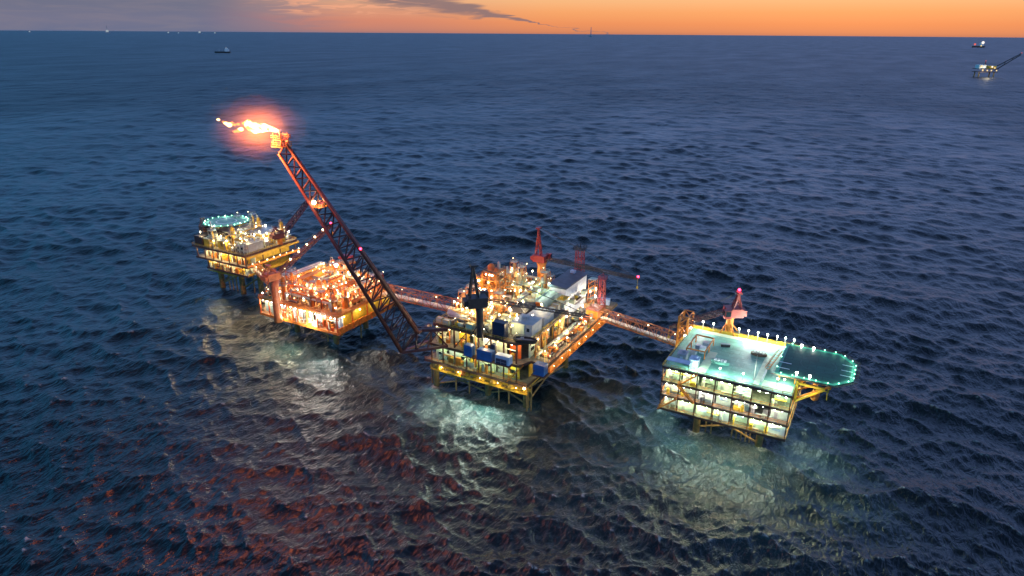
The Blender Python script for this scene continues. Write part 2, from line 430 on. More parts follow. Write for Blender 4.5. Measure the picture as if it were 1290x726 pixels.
def sea_material():
    m = bpy.data.materials.new('sea_water'); m.use_nodes = True
    nt = m.node_tree; L = nt.links; b = nt.nodes['Principled BSDF']
    geo = nn(nt, 'ShaderNodeNewGeometry')
    def noise(scale, detail, stretch, dist=0.0, rough=.55):
        mp = nn(nt, 'ShaderNodeMapping'); mp.inputs['Rotation'].default_value = (0, 0, -math.radians(SEA['dir']))
        mp.inputs['Scale'].default_value = (1, stretch, 1)
        L.new(geo.outputs['Position'], mp.inputs['Vector'])
        n = nn(nt, 'ShaderNodeTexNoise'); n.inputs['Scale'].default_value = scale; n.inputs['Detail'].default_value = detail
        n.inputs['Distortion'].default_value = dist; n.inputs['Roughness'].default_value = rough
        L.new(mp.outputs[0], n.inputs['Vector']); return n.outputs['Fac']
    # ripples down to about half a metre; anything finer is left to the roughness
    n0 = noise(.16, 3, .42, .7, .62); n1 = noise(.55, 2, .45, .6, .6)
    ad = nn(nt, 'ShaderNodeMath', operation='MULTIPLY_ADD'); L.new(n0, ad.inputs[0]); ad.inputs[1].default_value = 1.0; L.new(n1, ad.inputs[2])
    fa = nn(nt, 'ShaderNodeAttribute', attribute_name='far')
    n3 = noise(.045, 5, .3, .5)
    m3 = nn(nt, 'ShaderNodeMath', operation='MULTIPLY'); L.new(n3, m3.inputs[0]); L.new(fa.outputs['Fac'], m3.inputs[1])
    a3 = nn(nt, 'ShaderNodeMath', operation='MULTIPLY_ADD'); L.new(m3.outputs[0], a3.inputs[0]); a3.inputs[1].default_value = 11.0; L.new(ad.outputs[0], a3.inputs[2])
    ad = a3
    bp = nn(nt, 'ShaderNodeBump'); bp.inputs['Strength'].default_value = SEA['bump']; bp.inputs['Distance'].default_value = 1.0
    L.new(ad.outputs[0], bp.inputs['Height'])
    # gusts: patches of stronger and weaker ripple
    gu = noise(.011, 3, .5, .6); gr = nn(nt, 'ShaderNodeMapRange'); L.new(gu, gr.inputs[0]); gr.inputs[1].default_value = .3; gr.inputs[2].default_value = .7; gr.inputs[3].default_value = SEA['bump'] * .55; gr.inputs[4].default_value = SEA['bump'] * 1.25
    L.new(gr.outputs[0], bp.inputs['Strength'])
    # foam: soft winding veils on the churned water, thin threads, rare whitecaps
    at = nn(nt, 'ShaderNodeAttribute', attribute_name='churn'); at2 = nn(nt, 'ShaderNodeAttribute', attribute_name='crest')
    def mt(op, x, y):
        n = nn(nt, 'ShaderNodeMath', operation=op)
        for i, q in enumerate((x, y)):
            if isinstance(q, (int, float)): n.inputs[i].default_value = q
            else: L.new(q, n.inputs[i])
        return n.outputs[0]
    def sm(x, a, b):
        n = nn(nt, 'ShaderNodeMapRange', interpolation_type='SMOOTHSTEP'); L.new(x, n.inputs[0]); n.inputs[1].default_value = a; n.inputs[2].default_value = b; return n.outputs[0]
    veil = noise(.10, 9, .75, 2.6, .68); veil2 = noise(.27, 8, .8, 1.8, .66); thr = noise(.16, 6, .8, 2.2, .6)
    C = at.outputs['Fac']
    # the more churned, the lower the threshold
    lo = mt('SUBTRACT', .66, mt('MULTIPLY', C, .20))
    v1 = nn(nt, 'ShaderNodeMapRange', interpolation_type='SMOOTHSTEP'); L.new(mt('ADD', mt('MULTIPLY', veil, .6), mt('MULTIPLY', veil2, .4)), v1.inputs[0]); L.new(lo, v1.inputs[1]); L.new(mt('ADD', lo, .16), v1.inputs[2])
    th = sm(mt('ABSOLUTE', mt('SUBTRACT', thr, .5), 0), .016, .0)
    f_a = mt('MULTIPLY', v1.outputs[0], mt('POWER', C, .7))
    f_b = mt('MULTIPLY', mt('MULTIPLY', th, C), .45)
    f_c = mt('MULTIPLY', mt('MULTIPLY', at2.outputs['Fac'], sm(veil2, .42, .62)), .6)
    fmn = nn(nt, 'ShaderNodeMath', operation='MAXIMUM'); fmn.use_clamp = True
    L.new(mt('MAXIMUM', mt('MULTIPLY', f_a, .75), f_b), fmn.inputs[0]); L.new(f_c, fmn.inputs[1]); fm = fmn
    # aerated water round the legs is milky green
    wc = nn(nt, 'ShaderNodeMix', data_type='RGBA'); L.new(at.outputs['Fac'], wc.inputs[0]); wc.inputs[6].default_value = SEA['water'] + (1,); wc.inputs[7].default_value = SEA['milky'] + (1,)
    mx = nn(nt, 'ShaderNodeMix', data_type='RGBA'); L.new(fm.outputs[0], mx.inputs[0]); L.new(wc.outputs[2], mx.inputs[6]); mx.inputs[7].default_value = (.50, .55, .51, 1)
    L.new(mx.outputs[2], b.inputs['Base Color'])
    # wind patches vary the gloss
    pt = noise(.006, 3, .35)
    rr = nn(nt, 'ShaderNodeMapRange'); L.new(pt, rr.inputs[0]); rr.inputs[1].default_value = .3; rr.inputs[2].default_value = .7; rr.inputs[3].default_value = SEA['rough'][0]; rr.inputs[4].default_value = SEA['rough'][1]
    rf = nn(nt, 'ShaderNodeMath', operation='MULTIPLY_ADD'); L.new(fa.outputs['Fac'], rf.inputs[0]); rf.inputs[1].default_value = .16; L.new(rr.outputs[0], rf.inputs[2]); rr = rf
    rm = nn(nt, 'ShaderNodeMix', data_type='FLOAT'); L.new(fm.outputs[0], rm.inputs[0]); L.new(rr.outputs[0], rm.inputs[2]); rm.inputs[3].default_value = .8
    L.new(rm.outputs[0], b.inputs['Roughness'])
    b.inputs['IOR'].default_value = 1.33
    L.new(bp.outputs[0], b.inputs['Normal'])
    return m

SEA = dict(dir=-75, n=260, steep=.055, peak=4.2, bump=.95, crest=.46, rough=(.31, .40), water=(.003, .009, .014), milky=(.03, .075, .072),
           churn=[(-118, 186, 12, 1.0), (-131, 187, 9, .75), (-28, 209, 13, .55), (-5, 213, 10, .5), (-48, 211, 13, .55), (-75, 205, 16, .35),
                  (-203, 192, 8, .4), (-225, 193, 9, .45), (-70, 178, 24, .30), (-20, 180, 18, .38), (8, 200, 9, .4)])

# ------------------------------------------------------------------ deck equipment: one prototype of each kind, copied later
PROTO = {}
def proto_all(pal, key):
    """pal: dict(a main colour, b second, c pipes, base). Prototypes stand at the origin, about 4-7 m long along x."""
    a, b_, c, base = pal
    P = {}
    # pump skid
    t = thing('pump_skid', 'x', 'pump skid')
    m = MB(); m.box(-2.6, 2.6, -1.2, 1.2, 0, .35); m.box(-2.6, 2.6, -1.3, -1.2, 0, .5); m.box(-2.6, 2.6, 1.2, 1.3, 0, .5); m.build('base_frame', base, t)
    m = MB(); m.vessel((-1.9, 0, 1.05), (-.2, 0, 1.05), .65, 12); m.box(-1.6, -.5, -.5, .5, .35, .6); m.build('motor', a, t, True)
    m = MB(); m.lathe((.2, 0, 1.1), (1, 0, 0), [(0, .25), (.2, .85), (.9, .85), (1.1, .3)], 12); m.box(.3, 1.1, -.4, .4, .35, .6); m.build('pump', b_, t, True)
    m = MB(); m.path([(1.9, -.6, .35), (1.9, -.6, 2.4), (1.9, 2.2, 2.4)], .2, 7); m.path([(.7, .2, 1.8), (.7, .2, 2.9), (-2.4, .2, 2.9), (-2.4, .2, .4)], .16, 7); m.build('pipework', c, t)
    for q in [(2.3, -1.3, 2.2)]: m = MB(); m.ball(q, .17, 6, 4); m.build('bulkhead_lamp', G['small'], t)
    P['pump_skid'] = t
    # horizontal vessel
    t = thing('horizontal_vessel', 'x', 'vessel')
    m = MB(); m.vessel((-2.6, 0, 2.3), (2.6, 0, 2.3), 1.25, 14); m.lathe((.9, 0, 3.4), (0, 0, 1), [(0, .3), (.6, .3), (.6, .5), (.75, .5)], 8); m.build('shell', a, t, True)
    for x in (-1.7, 1.7):
        m = MB(); m.box(x - .2, x + .2, -1.15, 1.15, 0, 1.6); m.build('saddle', base, t)
    m = MB(); m.box(-2.2, 2.2, -.35, .35, 3.62, 3.7); m.rail([(-2.2, -.35, 3.7), (2.2, -.35, 3.7)], 1.0); m.rail([(-2.2, .35, 3.7), (2.2, .35, 3.7)], 1.0); m.build('walkway', c, t)
    for q in [(-2.2, -0.6, 4.4), (2.3, -1.3, 1.9)]: m = MB(); m.ball(q, .17, 6, 4); m.build('bulkhead_lamp', G['small'], t)
    P['horizontal_vessel'] = t
    # vertical vessel
    t = thing('vertical_vessel', 'x', 'vessel')
    m = MB(); m.lathe((0, 0, 0), (0, 0, 1), [(0, 1.1), (1.2, 1.0), (1.3, 1.05), (6.4, 1.05), (6.9, .85), (7.2, .4), (7.3, .05)], 14); m.build('shell', a, t, True)
    m = MB(); m.ring((0, 0), 1.1, 2.0, 4.6, 4.72, 14); m.rail([(1.9 * math.cos(k * PI / 4), 1.9 * math.sin(k * PI / 4), 4.7) for k in range(8)], 1.1, True, 3); m.build('ring_platform', c, t)
    m = MB(); m.beam((1.5, -.3, 0), (1.5, -.3, 5.6), .1); m.beam((1.5, .3, 0), (1.5, .3, 5.6), .1)
    for k in range(12): m.beam((1.5, -.3, .4 + k * .42), (1.5, .3, .4 + k * .42), .07)
    m.build('ladder', b_, t)
    m = MB(); m.path([(0, 0, 7.2), (0, 0, 7.9), (-1.6, 0, 7.9), (-1.6, 0, 0)], .17, 7); m.path([(0, -1.0, 2.2), (0, -2.0, 2.2), (0, -2.0, 0)], .2, 7); m.build('pipework', c, t)
    for q in [(0, -2.1, 5.2)]: m = MB(); m.ball(q, .17, 6, 4); m.build('bulkhead_lamp', G['small'], t)
    P['vertical_vessel'] = t
    # pipe rack
    t = thing('pipe_rack', 'x', 'pipe rack')
    m = MB()
    for x in (-3.4, 0, 3.4):
        for y in (-1.2, 1.2): m.beam((x, y, 0), (x, y, 4.6), .26)
        for z in (2.4, 4.5): m.beam((x, -1.4, z), (x, 1.4, z), .26)
    for y in (-1.2, 1.2): m.beam((-3.6, y, 4.6), (3.6, y, 4.6), .22)
    m.beam((-3.4, -1.2, 0), (0, -1.2, 2.4), .16); m.beam((3.4, 1.2, 0), (0, 1.2, 2.4), .16)
    m.build('frame', b_, t)
    m = MB()
    for k, (y, r) in enumerate(((-.85, .22), (-.3, .14), (.15, .3), (.8, .18))):
        m.path([(-4.0, y, 2.75), (4.0, y, 2.75), (4.0, y, 1.0 + .3 * k)], r, 7)
    m.build('lower_pipes', c, t)
    m = MB()
    for y, r in ((-.7, .32), (.1, .2), (.75, .26)): m.tube((-4.1, y, 4.95), (4.1, y, 4.95), r, 8)
    m.build('upper_pipes', a, t)
    for q in [(-3.4, -1.5, 3.3), (3.4, -1.5, 5.2)]: m = MB(); m.ball(q, .17, 6, 4); m.build('bulkhead_lamp', G['small'], t)
    P['pipe_rack'] = t
    # cabin
    t = thing('equipment_cabin', 'x', 'cabin')
    m = MB(); m.box(-2.3, 2.3, -1.5, 1.5, .2, 3.1); m.box(-2.2, 2.2, -1.4, 1.4, 0, .2); m.build('wall', a, t)
    m = MB(); m.box(-2.45, 2.45, -1.65, 1.65, 3.1, 3.3); m.box(-1.2, .2, -.6, .6, 3.3, 4.0); m.build('roof', b_, t)
    m = MB(); m.box(.9, 1.9, -1.56, -1.502, .25, 2.4); m.build('door', c, t)
    m = MB()
    for k in range(5): m.box(-1.9, -.2, -1.58, -1.502, 1.2 + k * .28, 1.36 + k * .28)
    m.build('louvre', base, t)
    for q in [(1.4, -1.8, 2.75)]: m = MB(); m.ball(q, .17, 6, 4); m.build('bulkhead_lamp', G['small'], t)
    P['equipment_cabin'] = t
    # generator with exhaust stack
    t = thing('generator_set', 'x', 'generator')
    m = MB(); m.box(-3, 3, -1.3, 1.3, .3, 2.9); m.box(-2.9, 2.9, -1.2, 1.2, 0, .3); m.box(-1.5, 1.0, -1.1, 1.1, 2.9, 3.7); m.build('enclosure', b_, t)
    m = MB(); m.lathe((2.0, 0, 2.9), (0, 0, 1), [(0, .55), (2.6, .55), (2.7, .75), (3.0, .75), (3.1, .5), (4.6, .5)], 10); m.build('exhaust_stack', c, t, True)
    m = MB()
    for x in (-2.4, -1.1, .2): m.box(x, x + .9, -1.36, -1.302, .8, 2.4)
    m.build('door', a, t)
    for q in [(0, -1.5, 2.7)]: m = MB(); m.ball(q, .17, 6, 4); m.build('bulkhead_lamp', G['small'], t)
    P['generator_set'] = t
    # fan cooler
    t = thing('fan_cooler', 'x', 'cooler')
    m = MB()
    for x in (-2.6, 2.6):
        for y in (-1.5, 1.5): m.beam((x, y, 0), (x, y, 2.6), .24)
    m.beam((-2.6, -1.5, 0), (2.6, -1.5, 2.5), .12); m.build('frame', base, t)
    m = MB(); m.box(-2.9, 2.9, -1.8, 1.8, 2.6, 3.5); m.build('cooler_box', a, t)
    for x in (-1.4, 1.4):
        m = MB(); m.ring((x, 0), 1.05, 1.25, 3.5, 4.1, 16)
        for k in range(4): m.beam((x, 0, 3.8), (x + 1.1 * math.cos(k * PI / 2 + .4), 1.1 * math.sin(k * PI / 2 + .4), 3.8), .3, .06)
        m.build('fan', c, t)
    for q in [(2.7, -1.9, 2.3)]: m = MB(); m.ball(q, .17, 6, 4); m.build('bulkhead_lamp', G['small'], t)
    P['fan_cooler'] = t
    # valve manifold
    t = thing('valve_manifold', 'x', 'manifold')
    m = MB()
    for k in range(6):
        x = -2.2 + k * .88; h = 1.8 + .5 * ((k * 7) % 3)
        m.tube((x, -.6, 0), (x, -.6, h), .15, 7); m.tube((x, -.6, h), (x, .6, h), .15, 7); m.tube((x, .6, h), (x, .6, 0), .15, 7)
    m.tube((-2.7, -.6, .8), (2.7, -.6, .8), .26, 8); m.tube((-2.7, .6, 1.2), (2.7, .6, 1.2), .22, 8); m.build('pipework', c, t)
    m = MB()
    for k in range(6):
        x = -2.2 + k * .88; m.cbox(x, -.6, 1.15, .5, .5, .55); m.ring((x, -.6), .26, .4, 1.95, 2.03, 10)
    m.build('valves', a, t)
    m = MB(); m.box(-2.8, 2.8, -1.1, 1.1, 0, .18); m.build('base_frame', base, t)
    for q in [(1.4, -1.0, 2.5)]: m = MB(); m.ball(q, .17, 6, 4); m.build('bulkhead_lamp', G['small'], t)
    P['valve_manifold'] = t
    # scaffold tower
    t = thing('scaffold_tower', 'x', 'scaffold')
    m = MB()
    for x in (-1.6, 1.6):
        for y in (-1.6, 1.6): m.beam((x, y, 0), (x, y, 8.2), .18)
    for z in (2, 4, 6, 8):
        for s in (-1.6, 1.6): m.beam((-1.6, s, z), (1.6, s, z), .12); m.beam((s, -1.6, z), (s, 1.6, z), .12)
        m.beam((-1.6, -1.6, z - 2), (1.6, -1.6, z), .1); m.beam((1.6, -1.6, z - 2), (1.6, 1.6, z), .1)
    m.build('frame', b_, t)
    for z in (3.95, 7.95):
        m = MB(); m.box(-1.55, 1.55, -1.55, 1.55, z, z + .1); m.rail([(-1.5, -1.5, z), (1.5, -1.5, z), (1.5, 1.5, z), (-1.5, 1.5, z)], 1.0, True); m.build('floor_board', c, t)
    m = MB(); m.lathe((0, 0, 0), (0, 0, 1), [(0, .7), (7, .7), (7.4, .3)], 10); m.build('riser_pipe', a, t, True)
    for q in [(-1.7, -1.8, 5.4), (1.7, -1.8, 9.0), (1.7, -1.8, 3.2)]: m = MB(); m.ball(q, .17, 6, 4); m.build('bulkhead_lamp', G['small'], t)
    P['scaffold_tower'] = t
    # supply box / basket
    t = thing('supply_box', 'x', 'supply box')
    m = MB(); m.box(-1.4, 1.4, -1.0, 1.0, .15, 1.9); m.box(-1.3, -.9, -.9, .9, 0, .15); m.box(.9, 1.3, -.9, .9, 0, .15); m.build('body', a, t)
    m = MB()
    for x in (-1.45, 1.35):
        for y in (-1.05, .95): m.box(x, x + .1, y, y + .1, 0, 2.05)
    m.box(-1.45, 1.45, -1.06, -1.0, 1.9, 2.02); m.box(-1.45, 1.45, 1.0, 1.06, 1.9, 2.02); m.box(-1.46, -1.4, -1.0, 1.0, 1.9, 2.02); m.box(1.4, 1.46, -1.0, 1.0, 1.9, 2.02); m.build('frame', b_, t)
    P['supply_box'] = t
    PROTO[key] = P
    used[key] = {k: False for k in P}
used = {}

KINDWORD = dict(pump_skid='pump skid with motor and pipes', horizontal_vessel='lying pressure vessel on saddles', vertical_vessel='upright pressure vessel with ring platform',
                pipe_rack='open pipe rack carrying two tiers of pipes', equipment_cabin='small flat roofed equipment cabin', generator_set='boxy generator with exhaust stack',
                fan_cooler='raised cooler box with two fans', valve_manifold='low manifold of bent pipes and valves', scaffold_tower='tall lattice scaffold tower round a riser', supply_box='small framed supply box')
SIZE = dict(pump_skid=(5.4, 3), horizontal_vessel=(6.4, 3), vertical_vessel=(4, 4), pipe_rack=(8.2, 3), equipment_cabin=(4.8, 3.4), generator_set=(6.2, 2.8),
            fan_cooler=(5.8, 3.6), valve_manifold=(5.6, 2.4), scaffold_tower=(3.6, 3.6), supply_box=(3, 2.2))
OCC = []     # (x0, x1, y0, y1, z)
def occupy(x0, x1, y0, y1, z): OCC.append((x0, x1, y0, y1, z))
def place(key, kind, x, y, z, rz, where, sc_=(1, 1, 1)):
    t = PROTO[key][kind]
    lab = f'{KINDWORD[kind]} {where}'; grp = f'{kind.replace("_", " ")}s {where}'
    if not used[key][kind]:
        used[key][kind] = True
        t.location = (x, y, z); t.rotation_euler = (0, 0, rz); t.scale = sc_; setp(t, lab, None, grp); return t
    return copy_tree(t, (x, y, z), rz, lab, grp, sc_)
def scatter(key, x0, x1, y0, y1, z, n, kinds, where, seed, gap=.3, hs=(.85, 1.25)):
    r = random.Random(seed); k = 0; tries = 0
    while k < n and tries < 9000:
        tries += 1
        kind = r.choice(kinds); rz = r.choice((0, PI / 2)); s = r.uniform(.85, 1.15)
        w, d = SIZE[kind]; w *= s; d *= s
        if rz: w, d = d, w
        if w > x1 - x0 or d > y1 - y0: continue
        x = r.uniform(x0 + w / 2, x1 - w / 2); y = r.uniform(y0 + d / 2, y1 - d / 2)
        if any(abs(z - oz) < 3.5 and x - w / 2 - gap < ox1 and x + w / 2 + gap > ox0 and y - d / 2 - gap < oy1 and y + d / 2 + gap > oy0 for ox0, ox1, oy0, oy1, oz in OCC): continue
        OCC.append((x - w / 2, x + w / 2, y - d / 2, y + d / 2, z))
        place(key, kind, x, y, z, rz + r.choice((0, PI)), where, (s, s, s * r.uniform(*hs))); k += 1
def pipe_run(x0, y0, x1, y1, z, h, r, m_, where):
    t = thing('pipe_run', f'long overhead pipe run on thin stands {where}', 'pipe run', (x0, y0, z), 0, f'overhead pipe runs {where}'); off = (x0, y0, z)
    a, b = Vector((x0, y0, z + h)), Vector((x1, y1, z + h)); s_ = Vector((-(b - a).y, (b - a).x, 0)).normalized()
    m = MB(off); m.tube(a, b, r, 8); m.tube(a, a - Vector((0, 0, h)), r, 8); m.tube(b, b - Vector((0, 0, h * .6)), r, 8); m.build('pipe', m_, t)
    m = MB(off); m.tube(a + s_ * (r + .4), b + s_ * (r + .4), r * .6, 7); m.build('small_pipe', M['steel'], t)
    n = max(2, int((b - a).length / 5))
    for k in range(n):
        p = a.lerp(b, (k + .5) / n); m = MB(off); m.beam(p - s_ * .9 - Vector((0, 0, h)), p - s_ * .9, .18); m.beam(p + s_ * .9 - Vector((0, 0, h)), p + s_ * .9, .18); m.beam(p - s_ * 1.0 - Vector((0, 0, r + .1)), p + s_ * 1.0 - Vector((0, 0, r + .1)), .2); m.build('stand', M['brown'], t)
def pipe_runs(x0, x1, y0, y1, z, n, mats, where, seed, hmin=2.6, hmax=5.5):
    r = random.Random(seed)
    for k in range(n):
        h = r.uniform(hmin, hmax); rad = r.uniform(.22, .5)
        if k % 2: y = r.uniform(y0, y1); a = r.uniform(x0, x0 + .4 * (x1 - x0)); b = r.uniform(x0 + .6 * (x1 - x0), x1); pipe_run(a, y, b, y, z, h, rad, r.choice(mats), where)
        else: x = r.uniform(x0, x1); a = r.uniform(y0, y0 + .4 * (y1 - y0)); b = r.uniform(y0 + .6 * (y1 - y0), y1); pipe_run(x, a, x, b, z, h, rad, r.choice(mats), where)
def drop_unused():
    for key, P in PROTO.items():
        for kind, t in P.items():
            if not used[key][kind]:
                for ch in list(t.children): bpy.data.objects.remove(ch)
                bpy.data.objects.remove(t)

proto_all((M['cream'], M['yellow'], M['steel'], M['brown']), 'pale')
proto_all((M['tan'], M['orange'], M['cream'], M['brown']), 'warm')
proto_all((M['orange'], M['redorange'], M['steel'], M['brown']), 'orange')
proto_all((M['yellow'], M['cream'], M['steel'], M['brown']), 'yellow')

# lamp posts
def make_post(gm, key):
    t = thing('lamp_post', 'x', 'lamp post')
    m = MB(); m.tube((0, 0, 0), (0, 0, 3.6), .09, 6); m.beam((0, 0, 3.6), (.5, 0, 3.75), .1); m.build('pole', M['steel'], t)
    m = MB(); m.ball((.55, 0, 3.65), HEAD[key], 8, 5); m.build('lamp_head', gm, t)
    POST[key] = t; POST_USED[key] = False
POST = {}; POST_USED = {}; HEAD = dict(white=.31, green=.32, warm=.24, sodium=.22)
for k_ in ('white', 'green', 'warm', 'sodium'): make_post(G[k_], k_)
LCOL = dict(white=WHITE, green=(.70, 1, .82), lime=GREEN, warm=WARM, sodium=SOD)
def post(key, x, y, z, where, power=0, rz=0.0, h=1.0):
    t = POST[key]; lab = f'thin lamp post with one bright lamp {where}'; grp = f'lamp posts {where}'
    if not POST_USED[key]:
        POST_USED[key] = True; t.location = (x, y, z); t.rotation_euler = (0, 0, rz); t.scale = (1, 1, h); setp(t, lab, None, grp)
    else: t = copy_tree(t, (x, y, z), rz, lab, grp, (1, 1, h)); k_ = .7 + .6 * ((x * 7.3 + y * 3.1) % 1); t.children[1].scale = (k_, k_, k_ / h); t.children[1].location = (.55 * (1 - k_), 0, 3.65 * (1 - k_ / h))
    if power: lamp_light((x + .55 * math.cos(rz), y + .55 * math.sin(rz), z + 3.65 * h - .75), power, LCOL[key])
    return t
def scatter_posts(key, x0, x1, y0, y1, z, n, where, seed, power, hmin=1.0, hmax=2.0, lit=1):
    r = random.Random(seed); nx = max(1, round(math.sqrt(n * (x1 - x0) / (y1 - y0)))); ny = max(1, round(n / nx))
    for i in range(nx):
        for j in range(ny):
            x = x0 + (i + r.uniform(.15, .85)) * (x1 - x0) / nx; y = y0 + (j + r.uniform(.15, .85)) * (y1 - y0) / ny
            post(key, x, y, z, where, power if (i + j) % lit == 0 else 0, r.uniform(0, 6.28), r.uniform(hmin, hmax))

# cranes
def crane(label, base, ped_r, ped_h, tip, mast_h, mp, mb, mh, size=1.0, lamp=True, braces=0.0, boom_lamps=0, group=None, bw=1.0, gw=1.0):
    bx, by, bz = base; t = thing('pedestal_crane', label, 'crane', base, group=group); off = base
    zt = bz + ped_h; s = size
    m = MB(off); m.lathe((bx, by, bz), (0, 0, 1), [(0, ped_r * 1.15), (ped_h * .15, ped_r), (ped_h * .8, ped_r), (ped_h, ped_r * 1.35)], 14)
    for k in range(4):
        if braces: a = k * PI / 2 + PI / 4; m.beam((bx + 4 * math.cos(a), by + 4 * math.sin(a), bz), (bx, by, bz + braces), .4)
    m.build('pedestal', mp, t, True)
    d = Vector((tip[0] - bx, tip[1] - by, 0)); d.normalize(); n = Vector((-d.y, d.x, 0)); c = Vector((bx, by, zt))
    def pt(f, sd, h): return tuple(c + d * f * s + n * sd * s + Vector((0, 0, h * s)))
    def obox(m, f0, f1, s0, s1, h0, h1):
        vs = [pt(f, q, h) for h in (h0, h1) for f, q in ((f0, s0), (f1, s0), (f1, s1), (f0, s1))]
        m.add(vs, [(0, 3, 2, 1), (4, 5, 6, 7), (0, 1, 5, 4), (1, 2, 6, 5), (2, 3, 7, 6), (3, 0, 4, 7)])
    m = MB(off); obox(m, -3.2, 1.8, -1.9, 1.9, 0, 2.6); obox(m, -4.2, -3.2, -1.5, 1.5, .4, 2.0); mhh = m.build('machinery_house', mh, t)
    m = MB(off); obox(m, .8, 2.8, 1.95, 3.5, .3, 2.8); cab = m.build('cab', mh, t)
    m = MB(off); obox(m, 2.82, 2.9, 2.1, 3.35, 1.0, 2.5); obox(m, 1.1, 2.5, 3.52, 3.6, 1.0, 2.5); m.build('window', M['glass'], cab)
    m = MB(off)
    top = mast_h / s
    for q in (-1.3 * gw, 1.3 * gw):
        m.beam(pt(.4 if gw == 1 else -.4, q, 2.6), pt(-1.6, q * .5, top), .42 * s); m.beam(pt(-3.0 if gw == 1 else -2.6, q, 2.6), pt(-1.6, q * .5, top), .36 * s)
        for f in (.25, .45, .65, .82): m.beam(pt(.4 - 2 * f, q * (1 - .5 * f), 2.6 + (top - 2.6) * f), pt(-3 + 1.4 * f, q * (1 - .5 * f), 2.6 + (top - 2.6) * f), .2 * s)
    for f in (.4, .7, 1): m.beam(pt(.4 - 2 * f, -1.3 * gw * (1 - .5 * f), 2.6 + (top - 2.6) * f), pt(.4 - 2 * f, 1.3 * gw * (1 - .5 * f), 2.6 + (top - 2.6) * f), .22 * s)
    obox(m, -2.3, -.9, -1.1, 1.1, top, top + .5); m.build('gantry', mh, t)
    heel = Vector(pt(1.9, 0, 1.4)); tipv = Vector(tip); ax = (tipv - heel).normalized(); upv = n.cross(ax) * -1
    if upv.z < 0: upv = -upv
    def q4(p, w, h): return [p - n * w - upv * h, p + n * w - upv * h, p + n * w + upv * h, p - n * w + upv * h]
    A = q4(heel, .9 * s, .25 * s); B = q4(heel.lerp(tipv, .2), .95 * s * bw, .95 * s * bw); Cc = q4(heel.lerp(tipv, .8), .8 * s * bw, .8 * s * bw); D_ = q4(tipv, .35 * s, .3 * s)
    m = MB(off)
    for E0, E1, nb in ((A, B, 2), (B, Cc, 9), (Cc, D_, 3)):
        for p, q in zip(E0, E1): m.beam(p, q, .34 * s * bw)
        m.truss(E0, E1, nb, .17 * s * bw)
    bm = m.build('boom', mb, t)
    topv = Vector(pt(-1.6, 0, top + .5))
    m = MB(off)
    for q in (-.4, .4): m.beam(topv + n * q, tipv + n * q * .6 + upv * .3 * s, .09)
    m.build('boom_cable', M['dark'], t)
    m = MB(off); hk = tipv + Vector((0, 0, -3.5)); m.beam(tipv, hk, .09); m.cbox(hk.x, hk.y, hk.z - 1.1, .7, .5, 1.1, 0, .1); m.build('hook_block', M['yellow'], t)
    if lamp:
        m = MB(off); m.ball(tuple((topv + Vector((0, 0, .8))) if lamp == 'top' else (tipv + upv * .9)), .42 * s, 8, 5); m.build('warning_lamp', G['red'], t)
    for k in range(boom_lamps):
        p = heel.lerp(tipv, .25 + .6 * k / max(1, boom_lamps - 1)) + upv * 1.2
        m = MB(off); m.ball(tuple(p), .35, 7, 4); m.build('boom_lamp', G['warm'], t)
        lamp_light(tuple(p + upv * .9), 250, WARM)
    return t

# lattice mast
def lattice_mast(label, x, y, z0, z1, w, m_, lamp=True, top=None):
    t = thing('lattice_mast', label, 'mast', (x, y, z0)); off = (x, y, z0)
    P = [(x - w, y - w, z0), (x + w, y - w, z0), (x + w, y + w, z0), (x - w, y + w, z0)]; Q = [(x + (p[0] - x) * .75, y + (p[1] - y) * .75, z1) for p in P]
    m = MB(off)
    for p, q in zip(P, Q): m.beam(p, q, .3)
    m.truss(P, Q, max(3, int((z1 - z0) / 2.2)), .17); m.build('lattice', m_, t)
    m = MB(off); m.box(x - w * 1.2, x + w * 1.2, y - w * 1.2, y + w * 1.2, z1 + .02, z1 + .25); m.rail([(x - w * 1.2, y - w * 1.2, z1 + .2), (x + w * 1.2, y - w * 1.2, z1 + .2), (x + w * 1.2, y + w * 1.2, z1 + .2), (x - w * 1.2, y + w * 1.2, z1 + .2)], 1.3, True, 1.5, .14)
    m.tube((x, y, z1), (x, y, z1 + 3), .1, 6); m.build('top_platform', top or m_, t)
    return t

# truss bridge between platforms
def bridge(label, p, q, w, h, m_, lampkey, n, zf=0.0, power=300):
    p, q = Vector(p), Vector(q); mid = (p + q) / 2; t = thing('link_bridge', label, 'bridge', tuple(mid)); off = mid
    d = (q - p).normalized(); s = Vector((-d.y, d.x, 0)).normalized() * w / 2; u = Vector((0, 0, h))
    A = [p - s, p + s, p + s + u, p - s + u]; B = [q - s, q + s, q + s + u, q - s + u]
    m = MB(off)
    for a, b in zip(A, B): m.beam(a, b, .34)
    m.truss(A, B, n, .17); m.build('truss', m_, t)
    m = MB(off); m.beam(p + Vector((0, 0, .35)), q + Vector((0, 0, .35)), w * .8, .18); m.build('walkway', M['steel'], t)
    for k, (f, r) in enumerate(((-.55, .28), (-.2, .2), (.15, .33))):
        m = MB(off); m.tube(p + s * f + Vector((0, 0, .95)), q + s * f + Vector((0, 0, .95)), r, 8); m.build('pipe', M['white'], t)
    nl = max(2, n // 2)
    for k in range(nl):
        c = p.lerp(q, (k + .5 + .3 * math.sin(k * 5.1)) / nl) + Vector((0, 0, h - .5)) + s * (.4 if k % 2 else -.5)
        m = MB(off); m.ball(tuple(c), .13 + .07 * (k % 3 == 0), 7, 4); m.build('lamp', G[lampkey], t)
        lamp_light(tuple(c - Vector((0, 0, .7))), power, LCOL[lampkey])
    return t

